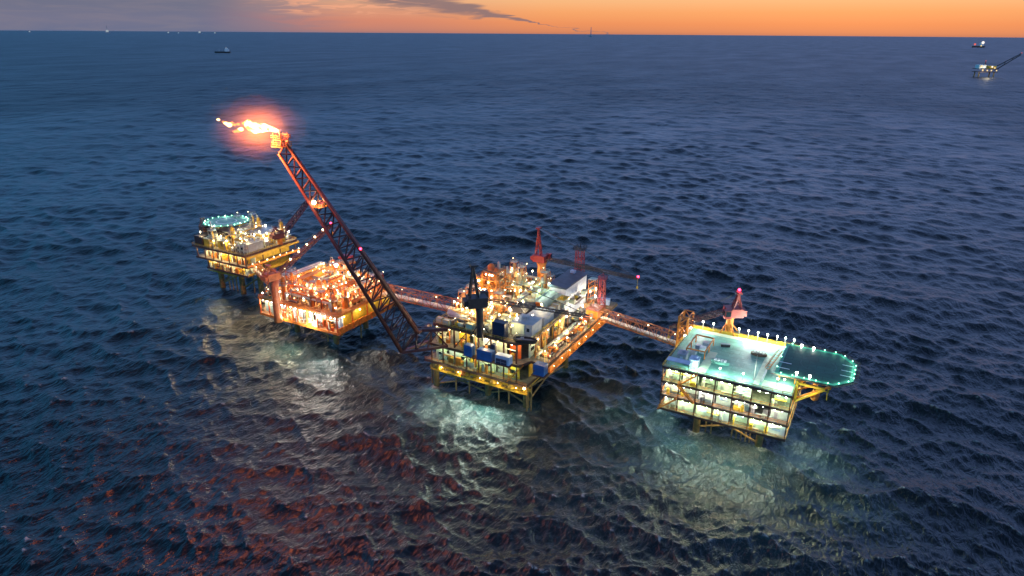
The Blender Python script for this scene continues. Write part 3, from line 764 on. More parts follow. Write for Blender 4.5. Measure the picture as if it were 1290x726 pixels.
# containers
def container(label, x, y, z, sx, sy, sz, m_, rz=0.0, door=True, group=None, name='container'):
    t = thing(name, label, 'container', (x, y, z), rz, group)
    m = MB(); hx, hy = sx / 2, sy / 2
    m.box(-hx + .06, hx - .06, -hy + .06, hy - .06, .12, sz - .08)
    k = -hx + .3
    while k < hx - .3:
        m.box(k, k + .16, -hy + .01, -hy + .058, .2, sz - .2); m.box(k, k + .16, hy - .058, hy - .01, .2, sz - .2); k += .36
    m.build('body', m_, t)
    m = MB()
    for a in (-hx, hx - .16):
        for b in (-hy, hy - .16): m.box(a, a + .16, b, b + .16, 0, sz)
    for b in (-hy, hy - .16): m.box(-hx + .16, hx - .16, b, b + .16, sz - .17, sz - .005); m.box(-hx + .16, hx - .16, b, b + .16, .005, .17)
    m.build('frame', m_, t)
    if door:
        for s in (-1, 1):
            m = MB(); a, b = sorted((s * .06, s * (hy - .2))); m.box(hx - .058, hx + .02, a, b, .2, sz - .2); d = m.build('door', m_, t)
            m = MB(); m.beam((hx + .06, s * .4, .25), (hx + .06, s * .4, sz - .25), .06); m.build('locking_bar', M['steel'], d)
    return t

# ------------------------------------------------------------------ platforms
def decks(t, off, levels, poly_of, m_deck, m_edge, th=.45, eh=1.0):
    for k, z in enumerate(levels):
        p = poly_of(k)
        m = MB(off); m.prism(p, z - th, z); dk = m.build('deck', m_deck[k] if isinstance(m_deck, list) else m_deck, t)
        m = MB(off)
        for a, b in zip(p, p[1:] + p[:1]):
            m.beam((a[0], a[1], z - eh / 2 + .12), (b[0], b[1], z - eh / 2 + .12), .3, eh)
        # floor joists under the deck
        xs = [q[0] for q in p]; ys = [q[1] for q in p]
        x = min(xs) + 3
        while x < max(xs) - 2:
            m.beam((x, min(ys) + .4, z - th - .35), (x, max(ys) - .4, z - th - .35), .25, .7); x += 5.5
        m.build('edge_beam', m_edge, dk)
def columns(t, off, pts, z0, z1, m_, w=.42):
    for x, y in pts:
        m = MB(off); m.beam((x, y, z0), (x, y, z1), w); m.build('column', m_, t)
def legs(t, off, pts, r, ztop, m_, splash=True, name='leg', base=-8):
    for x, y in pts:
        m = MB(off); m.lathe((x, y, base), (0, 0, 1), [(0, r), (-base + ztop - 1.4, r), (-base + ztop, r * 1.25)], 16); m.build(name, m_, t, True)
        LEGS.append((x, y))
def lamps(t, off, pts, gk, r=.42, power=0, every=1, dz=-.7, push=(0, 0)):
    for k, (x, y, z) in enumerate(pts):
        j = (x * 12.9898 + y * 78.233 + z * 37.7) % 1          # no two fittings quite alike
        x += (j - .5) * .9
        m = MB(off); m.ball((x, y, z), r * (.65 + .6 * j), 8, 5); m.build('lamp', G[gk], t)
        if power and k % every == 0: lamp_light((x + push[0], y + push[1], z + dz), power * (.55 + .9 * j), LCOL[gk])
def rails(t, off, pts, closed=True, m_=None):
    m = MB(off); m.rail(pts, 1.15, closed, 3.0, .11); m.build('railing', m_ or M['yellow'], t)
def innards(t, off, x0, x1, y0, y1, z, h, n, mats, seed):
    """machinery and pipes standing on a storey, one mesh per colour"""
    r = random.Random(seed)
    for mi, mm in enumerate(mats):
        for k in range(n):
            m = MB(off)
            x = r.uniform(x0, x1); y = r.uniform(y0, y1); q = r.random()
            if q < .3: nm = 'cabinet'; m.cbox(x, y, z, r.uniform(.8, 2.4), r.uniform(.6, 1.6), r.uniform(.8, h * .6), 0, .08)
            elif q < .5: nm = 'drum'; m.lathe((x, y, z), (0, 0, 1), [(0, .6), (h * .5, .6), (h * .6, .2)], 10)
            elif q < .8:
                nm = 'pipe'; L = r.uniform(2, 6); zz = z + r.uniform(.6, h - .8); m.tube((max(x0, x - L / 2), y, zz), (min(x1, x + L / 2), y, zz), r.uniform(.12, .3), 7)
            else: nm = 'riser'; m.tube((x, y, z), (x, y, z + h - .5), r.uniform(.12, .28), 7)
            m.build(nm, mm, t)
def stair(t, off, a, b, w, m_):
    a, b = Vector(a), Vector(b); m = MB(off); d = (b - a); hd = Vector((d.x, d.y, 0)).normalized(); s = Vector((-hd.y, hd.x, 0)) * w / 2
    for q in (-1, 1):
        m.beam(a + s * q, b + s * q, .14, .4); m.beam(a + s * q + Vector((0, 0, 1)), b + s * q + Vector((0, 0, 1)), .09)
    n = max(4, int(abs(d.z) / .35))
    for k in range(n + 1):
        p = a.lerp(b, k / n); m.beam(p - s, p + s, .3, .06)
    m.build('stairway', m_, t)
def ngon(cx, cy, r, n, a0=0.0): return [(cx + r * math.cos(a0 + 2 * PI * k / n), cy + r * math.sin(a0 + 2 * PI * k / n)) for k in range(n)]
def arange(a, b, n): return [a + (b - a) * k / n for k in range(n + 1)]

# ======================= right platform: white-green storeys, green top deck, helideck
def platform_R():
    X0, X1, Y0, Y1 = -56.5, -14.5, 209.0, 247.5
    off = (-35.5, 228, 0)
    t = thing('offshore_platform', 'pale green lit platform of three open storeys under a green top deck', 'oil platform', off)
    Z = [12, 17.3, 22.6, 28]
    decks(t, off, Z, lambda k: [(X0, Y0), (X1, Y0), (X1, Y1), (X0, Y1)], [M['deckdirty'], M['deckdirty'], M['deckdirty'], M['deckgreen']], M['brown'], eh=.75)
    xs = arange(X0 + .25, X1 - .25, 7); ys = arange(Y0 + .25, Y1 - .25, 5)
    pts = [(x, ys[0]) for x in xs] + [(x, ys[-1]) for x in xs] + [(xs[0], y) for y in ys[1:-1]] + [(xs[-1], y) for y in ys[1:-1]]
    columns(t, off, pts, 12, 27.5, M['brown'], .36)
    for k in range(3):
        z0, z1 = Z[k], Z[k + 1] - .9
        yb = Y0 + (3.2 if k else 1.6)
        # front wall split into panels with openings between
        for i in range(7):
            x0, x1 = xs[i] + .4, xs[i + 1] - .3
            dy = 0 if (i * 3 + k) % 4 else 2.6
            if k and i == 5: dy = 5.5
            m = MB(off); m.box(x0, x1, yb + dy, yb + dy + .3, z0, z1 + .1); w = m.build('wall_panel', M['cream'] if (i + k) % 3 else M['white'], t)
            m = MB(off)
            if (i + k) % 2: m.box(x0 + 1, x0 + 2.1, yb + dy - .08, yb + dy - .004, z0, z0 + 2.2)
            else: m.box(x0 + 1.2, x0 + 3.8, yb + dy - .1, yb + dy - .004, z0 + 1.6, z0 + 2.6)
            m.build('door' if (i + k) % 2 else 'window', M['steel'] if (i + k) % 2 else M['lightblue'], w)
        m = MB(off); m.box(X1 - 2.2, X1 - 1.9, Y0 + 4, Y1 - 3, z0, z1 + .1); m.build('wall_panel', M['cream'], t)
        m = MB(off); m.box(X0 + 2.4, X0 + 2.7, Y0 + 4, Y1 - 3, z0, z1 + .1); m.build('wall_panel', M['cream'], t)
        innards(t, off, X0 + 1.5, X1 - 1.5, Y0 + .9, yb - .2, z0, 4.2, 5, [M['cream'], M['yellow'], M['steel']], 40 + k)
        lp = [(x, Y0 + 1.2, Z[k + 1] - 1.15) for i in range(7) for x in (xs[i] + 1.6, xs[i] + 4.2)]
        lamps(t, off, lp, 'lime' if k != 1 else 'white', .36, 1250, 2, -.7, (0, -.6))
        lamps(t, off, [(X1 - .9, y, Z[k + 1] - 1.2) for y in (214, 224, 234, 243)], 'lime', .30, 1100, 1)
        lamps(t, off, [(X0 + 1.0, y, Z[k + 1] - 1.2) for y in (214, 226, 238)], 'lime', .30, 1100, 1)
        rails(t, off, [(X0, Y1, z0), (X0, Y0, z0), (X1, Y0, z0), (X1, Y1, z0)], False, M['orange'])
    rails(t, off, [(X0, Y0, 28), (X1, Y0, 28), (X1, Y1, 28), (X0, Y1, 28)])
    m = MB(off); m.box(X0 + .2, X1 - 8, Y0 + .3, Y0 + .7, 28, 28.4); m.build('coaming', M['cream'], t)
    m = MB(off); m.box(X0 + .3, X1 - .3, Y1 - .8, Y1 - .3, 28, 29.0); m.build('coaming', M['yellow'], t)
    # zig-zag stairs at the near left corner
    stair(t, off, (X0 - .2, Y0 - .9, 12), (X0 + 6, Y0 - .9, 17.3), 1.0, M['orange'])
    stair(t, off, (X0 + 12, Y0 - .9, 17.3), (X0 + 6, Y0 - .9, 22.6), 1.0, M['orange'])
    stair(t, off, (X0 + 6, Y0 - .9, 22.6), (X0 + 12, Y0 - .9, 28), 1.0, M['orange'])
    # jacket
    L4 = [(-45.4, 221.3), (-23.4, 220.8), (-45.4, 240), (-23.4, 240)]
    legs(t, off, L4, 1.25, 11.4, M['legsteel'])
    m = MB(off)
    for a, b in ((0, 1), (2, 3), (0, 2), (1, 3)):
        p, q = L4[a], L4[b]; m.beam((p[0], p[1], 9.6), (q[0], q[1], 9.6), .9, 1.1)
    m.build('cellar_beam', M['yellow'], t)
    for a, b in ((0, 2), (1, 3), (2, 3), (0, 1)):
        p, q = L4[a], L4[b]; m = MB(off); m.tube((p[0], p[1], 1), (q[0], q[1], 9), .4, 9); m.tube((p[0], p[1], 9), (q[0], q[1], 1), .4, 9); m.build('brace', M['legsteel'], t)
    for x in (-42.2, -40.3, -33, -31.4, -29.8, -28.2, -26.8):
        m = MB(off); m.tube((x, 222, -6), (x, 222, 11.4), .28, 8); m.build('conductor_pipe', M['legsteel'], t)
    lamps(t, off, [(-41, 219.3, 11), (-32, 219.3, 11), (-25.5, 219.3, 11)], 'warm', .22, 2200, 1, -.8)
    for x, y, z in ((-50, 208, 11), (-36, 208, 11), (-22, 208, 11), (-13, 222, 11), (-13, 238, 11), (-57.5, 222, 11)):
        flood_light((x, y, z + .5), (x + (0 if y < 210 else (6 if x > -20 else -6)), y - (2.5 if y < 210 else 0), 0), FL_R, (.72, 1, .92), 120, .5)
    # bridge landing tower at the far left
    m = MB(off)
    P = [(-60, 239, 21), (-56.6, 239, 21), (-56.6, 246, 21), (-60, 246, 21)]; Q = [(x, y, 35) for x, y, z in P]
    for p, q in zip(P, Q): m.beam(p, q, .7)
    m.truss(P, Q, 4, .35); m.build('landing_tower', M['orange'], t)
    m = MB(off); m.box(-60, -56.8, 239, 246, 20.6, 21); m.build('landing_floor', M['deckdirty'], t)
    # ---- loose things on the top deck
    z = 28
    def canopy():
        q = thing('canopy', 'long pale flat canopy at the near left corner of the green top deck', 'canopy', (-51.6, 211, z))
        m = MB(); m.box(-4, 4, -1.5, 1.5, 2.4, 2.6); m.build('roof', M['lightblue'], q)
        for x in (-3.8, 3.8):
            for y in (-1.3, 1.3): m = MB(); m.beam((x, y, 0), (x, y, 2.4), .14); m.build('post', M['steel'], q)
    canopy()
    for k, (x, y, lab) in enumerate(((-52, 217, 'grey blue cabin behind the pale canopy, nearer the deck edge'), (-47.2, 214.6, 'grey blue cabin on the green deck beside the bright walkway'))):
        q = thing('deck_cabin', lab, 'cabin', (x, y, z))
        m = MB(); m.cbox(0, 0, 0, 3.0, 3.4, 2.8, 0, .1); m.build('wall', M['grey'], q)
        m = MB(); m.cbox(0, 0, 2.8, 3.3, 3.7, .25, 0, .1); m.cbox(.4, .3, 3.05, 1.1, 1.1, .7); m.build('roof', M['lightblue'] if k else M['grey'], q)
        m = MB(); m.box(-.5, .5, -1.76, -1.705, .05, 2.1); m.build('door', M['lightblue'], q)
        occupy(x - 2, x + 2, y - 2, y + 2, z)
    q = thing('skid_frame', 'orange open skid frame with grey boxes inside on the green top deck', 'skid frame', (-48.6, 227.6, z))
    m = MB(); 
    for s in (-1, 1):
        m.beam((-3.2, 6.5 * s, 3), (3.2, 6.5 * s, 3), .4); m.beam((3.2 * s, -6.5, 3), (3.2 * s, 6.5, 3), .4)
        for y in (-6.5, 0, 6.5): m.beam((3.2 * s, y, 0), (3.2 * s, y, 3), .35)
    m.build('frame', M['orange'], q)
    for x, y, h in ((-1.2, -4, 1.6), (1.2, -1, 2.2), (-1, 2, 1.3), (1, 4.4, 1.9)):
        m = MB(); m.cbox(x, y, 0, 2, 2.2, h, 0, .1); m.build('cargo_box', M['grey'] if h < 2 else M['white'], q)
    for (x, y, lab, L) in ((-39.9, 221.3, 'long oval hatch in the middle of the green top deck', 4.6), (-29.4, 234.5, 'oval brown hatch near the lamp row on the green top deck', 4.0)):
        q = thing('deck_hatch', lab, 'hatch', (x, y, z))
        pl = [(L * .62 * math.cos(a) * (1 + .12 * math.cos(2 * a)), 1.5 * math.sin(a)) for a in arange(0, 2 * PI, 20)[:-1]]
        m = MB(); m.prism(pl, 0, .9); m.build('coaming', M['deckgreen'] if y < 230 else M['brown'], q)
        m = MB()
        for i in range(4): m.cbox(-L * .36 + i * L * .24, 0, .9, L * .17, 1.5, .35, 0, .05)
        m.build('hatch_cover', M['white'] if y < 230 else M['steel'], q)
    q = thing('tool_box', 'small dark box standing alone at the back of the green top deck', 'box', (-41.4, 235.8, z), .35)
    m = MB(); m.cbox(0, 0, 0, 3.2, 1.2, 1.0, 0, .06); m.build('body', M['dark'], q); m = MB(); m.cbox(0, 0, 1.0, 3.3, 1.3, .14); m.build('lid', M['grey'], q)
    q = thing('flag_pole', 'thin pale pole standing upright near the front of the green top deck', 'pole', (-27.3, 214.5, z))
    m = MB(); m.tube((0, 0, 0), (0, 0, 9), .14, 8, .08); m.cbox(0, 0, 0, .8, .8, .3); m.build('mast', M['steel'], q)
    m = MB(); m.beam((-1.1, 0, 7.4), (1.1, 0, 7.4), .1); m.build('crossbar', M['steel'], q)
    q = thing('helideck_stair', 'orange sloping stair from the green deck up to the helideck', 'stair', (-23.6, 231, z))
    m = MB((-23.6, 231, z)); stair_t = q
    stair(q, (-23.6, 231, z), (-25, 225, 28), (-22.6, 235.5, 31), 1.4, M['orange'])
    # white wind wall and bright walkway in front of the helideck
    m = MB(off); m.box(-24.9, -24.5, 214, 222, 28, 29.2); m.build('wind_wall', M['white'], t)
    for q in ((-45.5, -42.5, 210.5, 229), (-27, -25.2, 211, 236), (-52, -24, 244, 246.4), (-24.4, -15, 210, 216)):
        m = MB(off); m.box(*q, 28.004, 28.05); m.build('painted_walkway', M['cream'], t)
    for i, x in enumerate((-52.5, -48.5, -39, -35.6, -32.2, -28.8, -25.4, -22.6, -19.6)):
        post('white' if i % 3 == 0 else 'green', x, 246.6, z, 'along the far edge of the green top deck', 150 if abs(x + 43.3) < 7 else 6500, -PI / 2)
    for x, y in ((-58, 234), (-55.6, 238), (-55.6, 230)): post('white', x, y, z if x > -57 else 21, 'beside the bridge landing of the green decked platform', 300)
    for x, y in ((-38, 211.6), (-30.5, 211.6), (-46, 211), (-20, 213.5), (-18, 214)): post('green', x, y, z, 'along the near edge of the green top deck', 3200, PI / 2, .7)
    lamps(t, off, [(x, 243.6, 28.6) for x in (-33, -30.4, -27.6, -35.8)], 'white', .4, 250, 1, 1.0)

def helideck_R():
    z = 31.2; off = (-10, 229.5, z)
    t = thing('helideck', 'long dark green helideck ringed by green lights beside the green top deck', 'helideck', off)
    pl = [(-21.6, 216.6), (-3.6, 216.6), (1.6, 222.6), (1.6, 236.4), (-3.6, 242.6), (-21.6, 242.6)]
    m = MB(off); m.prism(pl, z - .5, z); m.build('landing_deck', M['heli'], t)
    cx, cy = -10, 229.6
    m = MB(off)
    inn = [(cx + (x - cx) * .90, cy + (y - cy) * .91) for x, y in pl]
    n = len(pl)
    for i in range(n):
        j = (i + 1) % n
        m.add([pl[i] + (z + .006,), pl[j] + (z + .006,), inn[j] + (z + .006,), inn[i] + (z + .006,)], [(0, 1, 2, 3)])
    m.build('edge_band', M['heliedge'], t)
    m = MB(off)
    for y in (225.6, 229.6, 233.6)[:2] + (234.0,): m.box(-2.6, 1.0, y - .2, y + .2, z + .010, z + .014)
    for y in (221.5, 226.0): m.box(-21.4, -17.6, y - .22, y + .22, z + .010, z + .014)
    m.build('edge_marking', M['heliline'], t)
    m = MB(off); m.ring((cx + .4, cy), 5.4, 5.7, z + .008, z + .012, 32); m.build('landing_mark', M['heliring'], t)
    out = [(cx + (x - cx) * 1.1, cy + (y - cy) * 1.1) for x, y in pl]
    m = MB(off)
    for i in range(n):
        j = (i + 1) % n
        if i == n - 1: continue
        m.beam(out[i] + (z + .1,), out[j] + (z + .1,), .14)
        for k in range(9):
            f = k / 8; a = Vector(pl[i] + (z - .3,)).lerp(Vector(pl[j] + (z - .3,)), f); b = Vector(out[i] + (z + .1,)).lerp(Vector(out[j] + (z + .1,)), f); m.beam(a, b, .1)
        for f in (.33, .66):
            a = Vector(pl[i] + (z - .3,)).lerp(Vector(out[i] + (z + .1,)), f); b = Vector(pl[j] + (z - .3,)).lerp(Vector(out[j] + (z + .1,)), f); m.beam(a, b, .05)
    m.build('safety_net', M['brown'], t)
    # lit edge lamps
    cnt = [0, 6, 3, 5, 3, 6]
    for i, j, k in ((0, 1, 5), (1, 2, 2), (2, 3, 4), (3, 4, 2), (4, 5, 5), (5, 0, 3)):
        for s in range(k):
            f = (s + .5) / k; x = pl[i][0] + (pl[j][0] - pl[i][0]) * f; y = pl[i][1] + (pl[j][1] - pl[i][1]) * f
            x = cx + (x - cx) * .985; y = cy + (y - cy) * .985
            m = MB(off); m.ball((x, y, z + .38), .19, 7, 4); m.build('edge_lamp', G['heli'], t)
            if i != 5: lamp_light((cx + (x - cx) * .95, cy + (y - cy) * .95, z + 1.0), 120, (.35, 1, .66))
    for x, y in ((-16.5, 241), (-12.5, 240.6), (-15, 218), (-11, 217.6)):
        m = MB(off); m.tube((x, y, z), (x, y, z + .8), .1, 6); m.ball((x, y, z + 1.0), .42, 8, 5); m.build('flood_lamp', G['white'], t)
    # supporting frame
    m = MB(off)
    for y in (218, 224, 230, 236, 241.5):
        m.beam((-21, y, z - .9), (0 if 222 < y < 237 else -4, y, z - .9), .4, .8); m.beam((-14.3, y, 23.2), (-4.5, y, z - 1.3), .5)
    for x in (-20, -12, -4.5): m.beam((x, 217, z - 1.6), (x, 242, z - 1.6), .4, .7)
    for y in (218, 224, 230, 236, 241.5):
        for x in (-20, -15.2): m.beam((x, y, 28.05), (x, y, z - 1.3), .4)
    m.build('support_frame', M['orange'], t)
    m = MB(off); m.beam((-14.2, 216.8, 23.2), (-14.2, 216.8, 30), .7); m.beam((-14.2, 216.8, 29.2), (-6, 216.8, 29.2), .7); m.beam((-14.2, 216.8, 22.6), (-6, 216.8, 29), .6); m.build('knee_brace', M['yellow'], t)
    for x, y in ((-10, 215.6), (-10, 224), (-10, 234)): lamp_light((x, y, 27.5), 500, WARM)

def lifeboat(label, x, y, z, rz, m_=None):
    m_ = m_ or M['orange']
    t = thing('lifeboat', label, 'lifeboat', (x, y, z), rz)
    m = MB(); m.lathe((-3.6, 0, 1.1), (1, 0, 0), [(0, .1), (.4, .75), (1.4, 1.2), (3.6, 1.35), (5.8, 1.2), (6.8, .75), (7.2, .1)], 14); m.build('hull', m_, t, True)
    m = MB(); m.cbox(-1.2, 0, 2.2, 2.2, 1.6, .9, 0, .25); m.build('cockpit', m_, t)
    m = MB(); m.box(-.12, -.06, -.6, .6, 2.5, 2.95); m.build('window', M['glass'], t)
    m = MB()
    for xx in (-2.6, 2.6): m.beam((xx, 0, 2.0), (xx, 0, 4.2), .16); m.beam((xx, 0, 4.2), (xx, 3.4, 4.4), .3); m.beam((xx, 3.4, 4.4), (xx, 3.6, 1.4), .3)
    m.beam((-2.6, 3.4, 4.4), (2.6, 3.4, 4.4), .24); m.build('davit', M['yellow'], t)
    return t

FL_R, FL_M, FL_C, FL_L = 8500, 16000, 14000, 6000
platform_R(); helideck_R()
lifeboat('orange lifeboat hanging in davits under the long dark green helideck', -8.6, 220.5, 23.6, -PI / 2)
crane('dark red crane at the far edge of the green deck, boom lowered to the bridge', (-43.3, 249.2, 28), 1.4, 7.0, (-63.2, 238.2, 30.0), 9.0, M['orange'], M['maroon'], M['red'], 1.3, 'top', 5.0, bw=.7, gw=.7)

# ======================= main platform in the middle
def platform_M():
    off = (-123, 230, 0)
    t = thing('offshore_platform', 'crowded main platform with white block, blue containers, cranes and flare boom', 'oil platform', off)
    polys = [[(-150, 199), (-104, 199), (-104, 262), (-150, 262)],
             [(-148, 198.4), (-107, 198.4), (-104.6, 204), (-98, 204), (-98, 262), (-148, 262)],
             [(-146, 200), (-109, 200), (-105.5, 203.5), (-105.5, 238), (-112.4, 238), (-112.4, 262), (-146, 262)]]
    Z = [12, 20, 28]
    decks(t, off, Z, lambda k: polys[k], [M['deckdirty'], M['deckdirty'], M['deckdirty']], M['brown'])
    fx = arange(-147, -108.5, 7)
    pts = [(x, 199.6) for x in fx] + [(-146, y) for y in (212, 224, 236, 248, 261)] + [(-105.2, y) for y in (212, 224, 237.4)] + [(-112, y) for y in (248,)] + [(x, 261.4) for x in (-136, -126, -116)]
    columns(t, off, [(x, y) for x, y in pts], 12, 27.4, M['brown'], .48)
    for i in range(0, 6, 2): m = MB(off); m.beam((fx[i], 199.4, 20), (fx[i + 1], 199.4, 27.4), .32); m.build('brace', M['brown'], t)
    # orange girder on the bridge side
    m = MB(off); m.box(-97.85, -97.45, 203.8, 262.2, 16.6, 19.6)
    for k in range(14): m.box(-97.44, -97.2, 204.5 + k * 4.3, 204.9 + k * 4.3, 16.6, 19.6)
    m.box(-97.44, -96.9, 203.8, 262.2, 19.3, 19.65); m.box(-97.44, -96.9, 203.8, 262.2, 16.5, 16.8); m.build('side_girder', M['orange'], t)
    m = MB(off); m.box(-104, -97.9, 204.2, 262, 16.6, 16.9); m.build('lower_floor', M['deckorange'], t)
    lamps(t, off, [(-96.7, 207 + k * 7.5, 18.9) for k in range(8)], 'warm', .13, 520, 1, .2, (1.6, 0))
    for k, (z0, z1) in enumerate(((12, 19), (20, 27))):
        for i in range(7):
            dy = (3.4, 4.6, 3.4, 6, 3.4, 5, 3.4)[(i + 2 * k) % 7]
            m = MB(off); m.box(fx[i] + .3, fx[i + 1] - .3, 199 + dy, 199.3 + dy, z0, z1 + .1)
            w = m.build('wall_panel', [M['cream'], M['cream'], M['yellow'], M['cream'], M['white'], M['cream'], M['redorange']][(i + 3 + 4 * k) % 7], t)
            m = MB(off)
            if i % 2: m.box(fx[i] + 1.2, fx[i] + 2.4, 198.9 + dy, 198.99 + dy, z0, z0 + 2.3)
            else: m.box(fx[i] + 1.0, fx[i] + 3.8, 198.9 + dy, 198.99 + dy, z0 + 2, z0 + 3.4)
            m.build('door' if i % 2 else 'window', M['grey'] if i % 2 else M['glass'], w)
        m = MB(off); m.box(-146.6, -146.3, 203, 260, z0, z1 + .1); m.build('wall_panel', M['cream'], t)
        if k == 0: m = MB(off); m.box(-106.8, -106.5, 206, 260, z0, z1 + .1); m.build('wall_panel', M['yellow'], t)
        else:
            for i in range(6):
                y0 = 206 + i * 5.2; dx = (0, .8, 0, 1.6, .4, 0)[i]
                m = MB(off); m.box(-106.8 - dx, -106.5 - dx, y0, y0 + 5, z0, z1 + .1); w = m.build('wall_panel', (M['cream'], M['tan'], M['orange'], M['cream'], M['yellow'], M['tan'])[i], t)
                m = MB(off)
                if i % 2: m.box(-106.49 - dx, -106.4 - dx, y0 + 1, y0 + 2.1, z0 + .05, z0 + 2.3)
                else: m.box(-106.49 - dx, -106.4 - dx, y0 + 1, y0 + 3.6, z0 + 2.4, z0 + 3.8)
                m.build('door' if i % 2 else 'window', M['grey'] if i % 2 else M['glass'], w)
            innards(t, off, -106.2, -104.6, 207, 237, z0, 6, 8, [M['orange'], M['cream'], M['tan']], 64)
        innards(t, off, -146, -109, 200.2, 203, z0, 6, 9, [M['orange'], M['cream'], M['yellow'], M['steel']], 60 + k)
        lamps(t, off, [(x + 2.6, 200.6, z1 - .2) for x in fx[:-1]], 'lime' if k == 0 else 'warm', .26, 1150, 1, -.8, (0, -.5))
        lamps(t, off, [(-105.4, y, z1 - .5) for y in (210, 220, 230, 236)], 'warm', .24, 700, 1, -.8, (.8, 0))
    rails(t, off, [(-146, 262, 28), (-146, 200, 28), (-109, 200, 28), (-105.5, 203.5, 28), (-105.5, 238, 28)], False)
    rails(t, off, [(-98, 204, 20), (-98, 251, 20)], False, M['orange']); rails(t, off, [(-150, 199, 12), (-104, 199, 12)], False, M['orange'])
    stair(t, off, (-112, 199, 12), (-105.5, 199, 20), 1.0, M['orange']); stair(t, off, (-99.5, 206, 20), (-104.6, 214, 28), 1.0, M['yellow'])
    # jacket and yellow cellar frame
    L8 = [(-146.2, 201), (-124, 204.8), (-106.8, 204.5), (-146.2, 242), (-124, 242), (-107.6, 242)]
    legs(t, off, L8, 1.2, 11.4, M['legsteel'])
    m = MB(off)
    m.beam((-148, 200, 8), (-104, 200, 8), .6, .7); m.beam((-148, 203.4, 8), (-104, 203.4, 8), .7, 1.0)
    for k in range(12): x = -147 + k * 3.8; m.beam((x, 200, 8), (x, 203.4, 8), .5)
    m.beam((-146.2, 204, 8), (-146.2, 242, 8), .8, 1.0); m.beam((-106.8, 205, 8), (-106.8, 242, 8), .8, 1.0); m.build('cellar_beam', M['yellow'], t)
    for x in (-143.5, -133, -119, -111):
        m = MB(off); m.lathe((x, 200.2, 8.8), (0, 0, 1), [(0, 1.3), (.8, 1.3), (1.2, .7), (2.2, .7), (2.4, .2)], 12); m.build('wellhead_cap', M['yellow'] if x != -133 else M['orange'], t, True)
    rails(t, off, [(-148, 199.6, 8.6), (-104, 199.6, 8.6)], False)
    for a, b in ((0, 3), (2, 5), (1, 4), (0, 1), (1, 2)):
        p, q = L8[a], L8[b]; m = MB(off); m.tube((p[0], p[1], 1), (q[0], q[1], 7.6), .36, 8); m.tube((p[0], p[1], 7.6), (q[0], q[1], 1), .36, 8); m.build('brace', M['legsteel'], t)
    for x, y in ((-149, 202), (-137, 201.5), (-131, 202), (-117.5, 202), (-103.6, 202.5), (-104.4, 200.6), (-113, 202)):
        m = MB(off); m.tube((x, y, -6), (x, y, 11.4), .32, 8); m.build('conductor_pipe', M['legsteel'], t)
    lamps(t, off, [(-142, 198.9, 10.2), (-134, 198.9, 10.2), (-124, 198.9, 10.2), (-116, 198.9, 10.2), (-108, 198.9, 10.2)], 'warm', .18, 620, 1, -.5, (0, -.5))
    lamps(t, off, [(-104.2, 198.4, 11.2)], 'sodium', .6, 500, 1, -1.2, (0, -.6))
    for x, y, z, tx, ty, e in ((-118, 198, 11, -118, 187, 1.5), (-131, 198, 11, -131, 187, .9), (-143, 198, 11, -146, 188, .5), (-108, 198, 11, -108, 190, .5)):
        flood_light((x, y, z), (tx, ty, 0), FL_M * e, (.78, 1, .9), 95, .5)

    # ---- things standing on the main platform
    # big white block
    b = thing('accommodation_block', 'tall windowless light grey block with dark sloping roof on the main platform', 'building', (-115.5, 260, 20))
    bo = (-115.5, 260, 20)
    m = MB(bo); m.box(-118.5, -110.8, 246.6, 269.0, 20, 33.6)
    k = 248.3
    while k < 268.6: m.box(-110.8, -110.72, k, k + .1, 20.3, 33.2); k += 2.0
    m.build('wall', M['white'], b)
    m = MB(bo); m.add([(-119, 246.2, 33.61), (-110.4, 246.2, 33.61), (-110.4, 269.4, 33.61), (-119, 269.4, 33.61), (-119, 246.2, 34.9), (-110.4, 246.2, 34.1), (-110.4, 269.4, 34.1), (-119, 269.4, 34.9)], [(0, 3, 2, 1), (4, 5, 6, 7), (0, 1, 5, 4), (1, 2, 6, 5), (2, 3, 7, 6), (3, 0, 4, 7)]); r_ = m.build('roof', M['slate'], b)
    m = MB(bo); m.cbox(-116, 265.5, 34.0, 2.2, 2.0, 1.6, 0, .1); m.build('roof_vent', M['lightblue'], r_)
    m = MB(bo)
    for y, z in ((251, 24), (257, 29), (264, 26.5), (261, 22.4)): m.box(-110.71, -110.5, y, y + .9, z, z + .8)
    m.build('hatch', M['grey'], b)
    m = MB(bo); m.box(-110.7, -109.9, 256, 267, 23.5, 23.7); m.rail([(-110, 256, 23.7), (-110, 267, 23.7)], 1.0); m.build('balcony', M['steel'], b)
    occupy(-119, -110, 246, 269.5, 28); occupy(-119, -110, 246, 269.5, 20)
    for x, y in ((-104.6, 250.5), (-104.4, 264)): post('white', x, y, 20, 'beside the tall light grey block', 3200, PI / 2, 1.6)
    # cream module in front of it
    q = thing('process_module', 'pale cream module with ring shaped duct in front of the tall light grey block', 'module', (-119.6, 238, 28.01))
    m = MB(); m.box(-6, 6, -6.6, 7.4, 0, 4.2); m.build('wall', M['cream'], q)
    m = MB(); m.box(-6.3, 2, -6.9, 7.7, 4.21, 4.6); m.build('roof', M['cream'], q)
    m = MB(); m.lathe((3.4, -6.62, 2.2), (0, -1, 0), [(0, 1.9), (.5, 1.9), (.5, 1.2), (.15, 1.1)], 16); m.build('ring_duct', M['orange'], q)
    m = MB(); m.rail([(-6.2, -6.8, 4.6), (2, -6.8, 4.6), (2, 7.6, 4.6)], 1.1); m.build('railing', M['yellow'], q)
    for x in (-4.5, -1.5): m = MB(); m.box(x, x + 1.4, -6.68, -6.604, 1.6, 2.8); m.build('window', M['glass'], q)
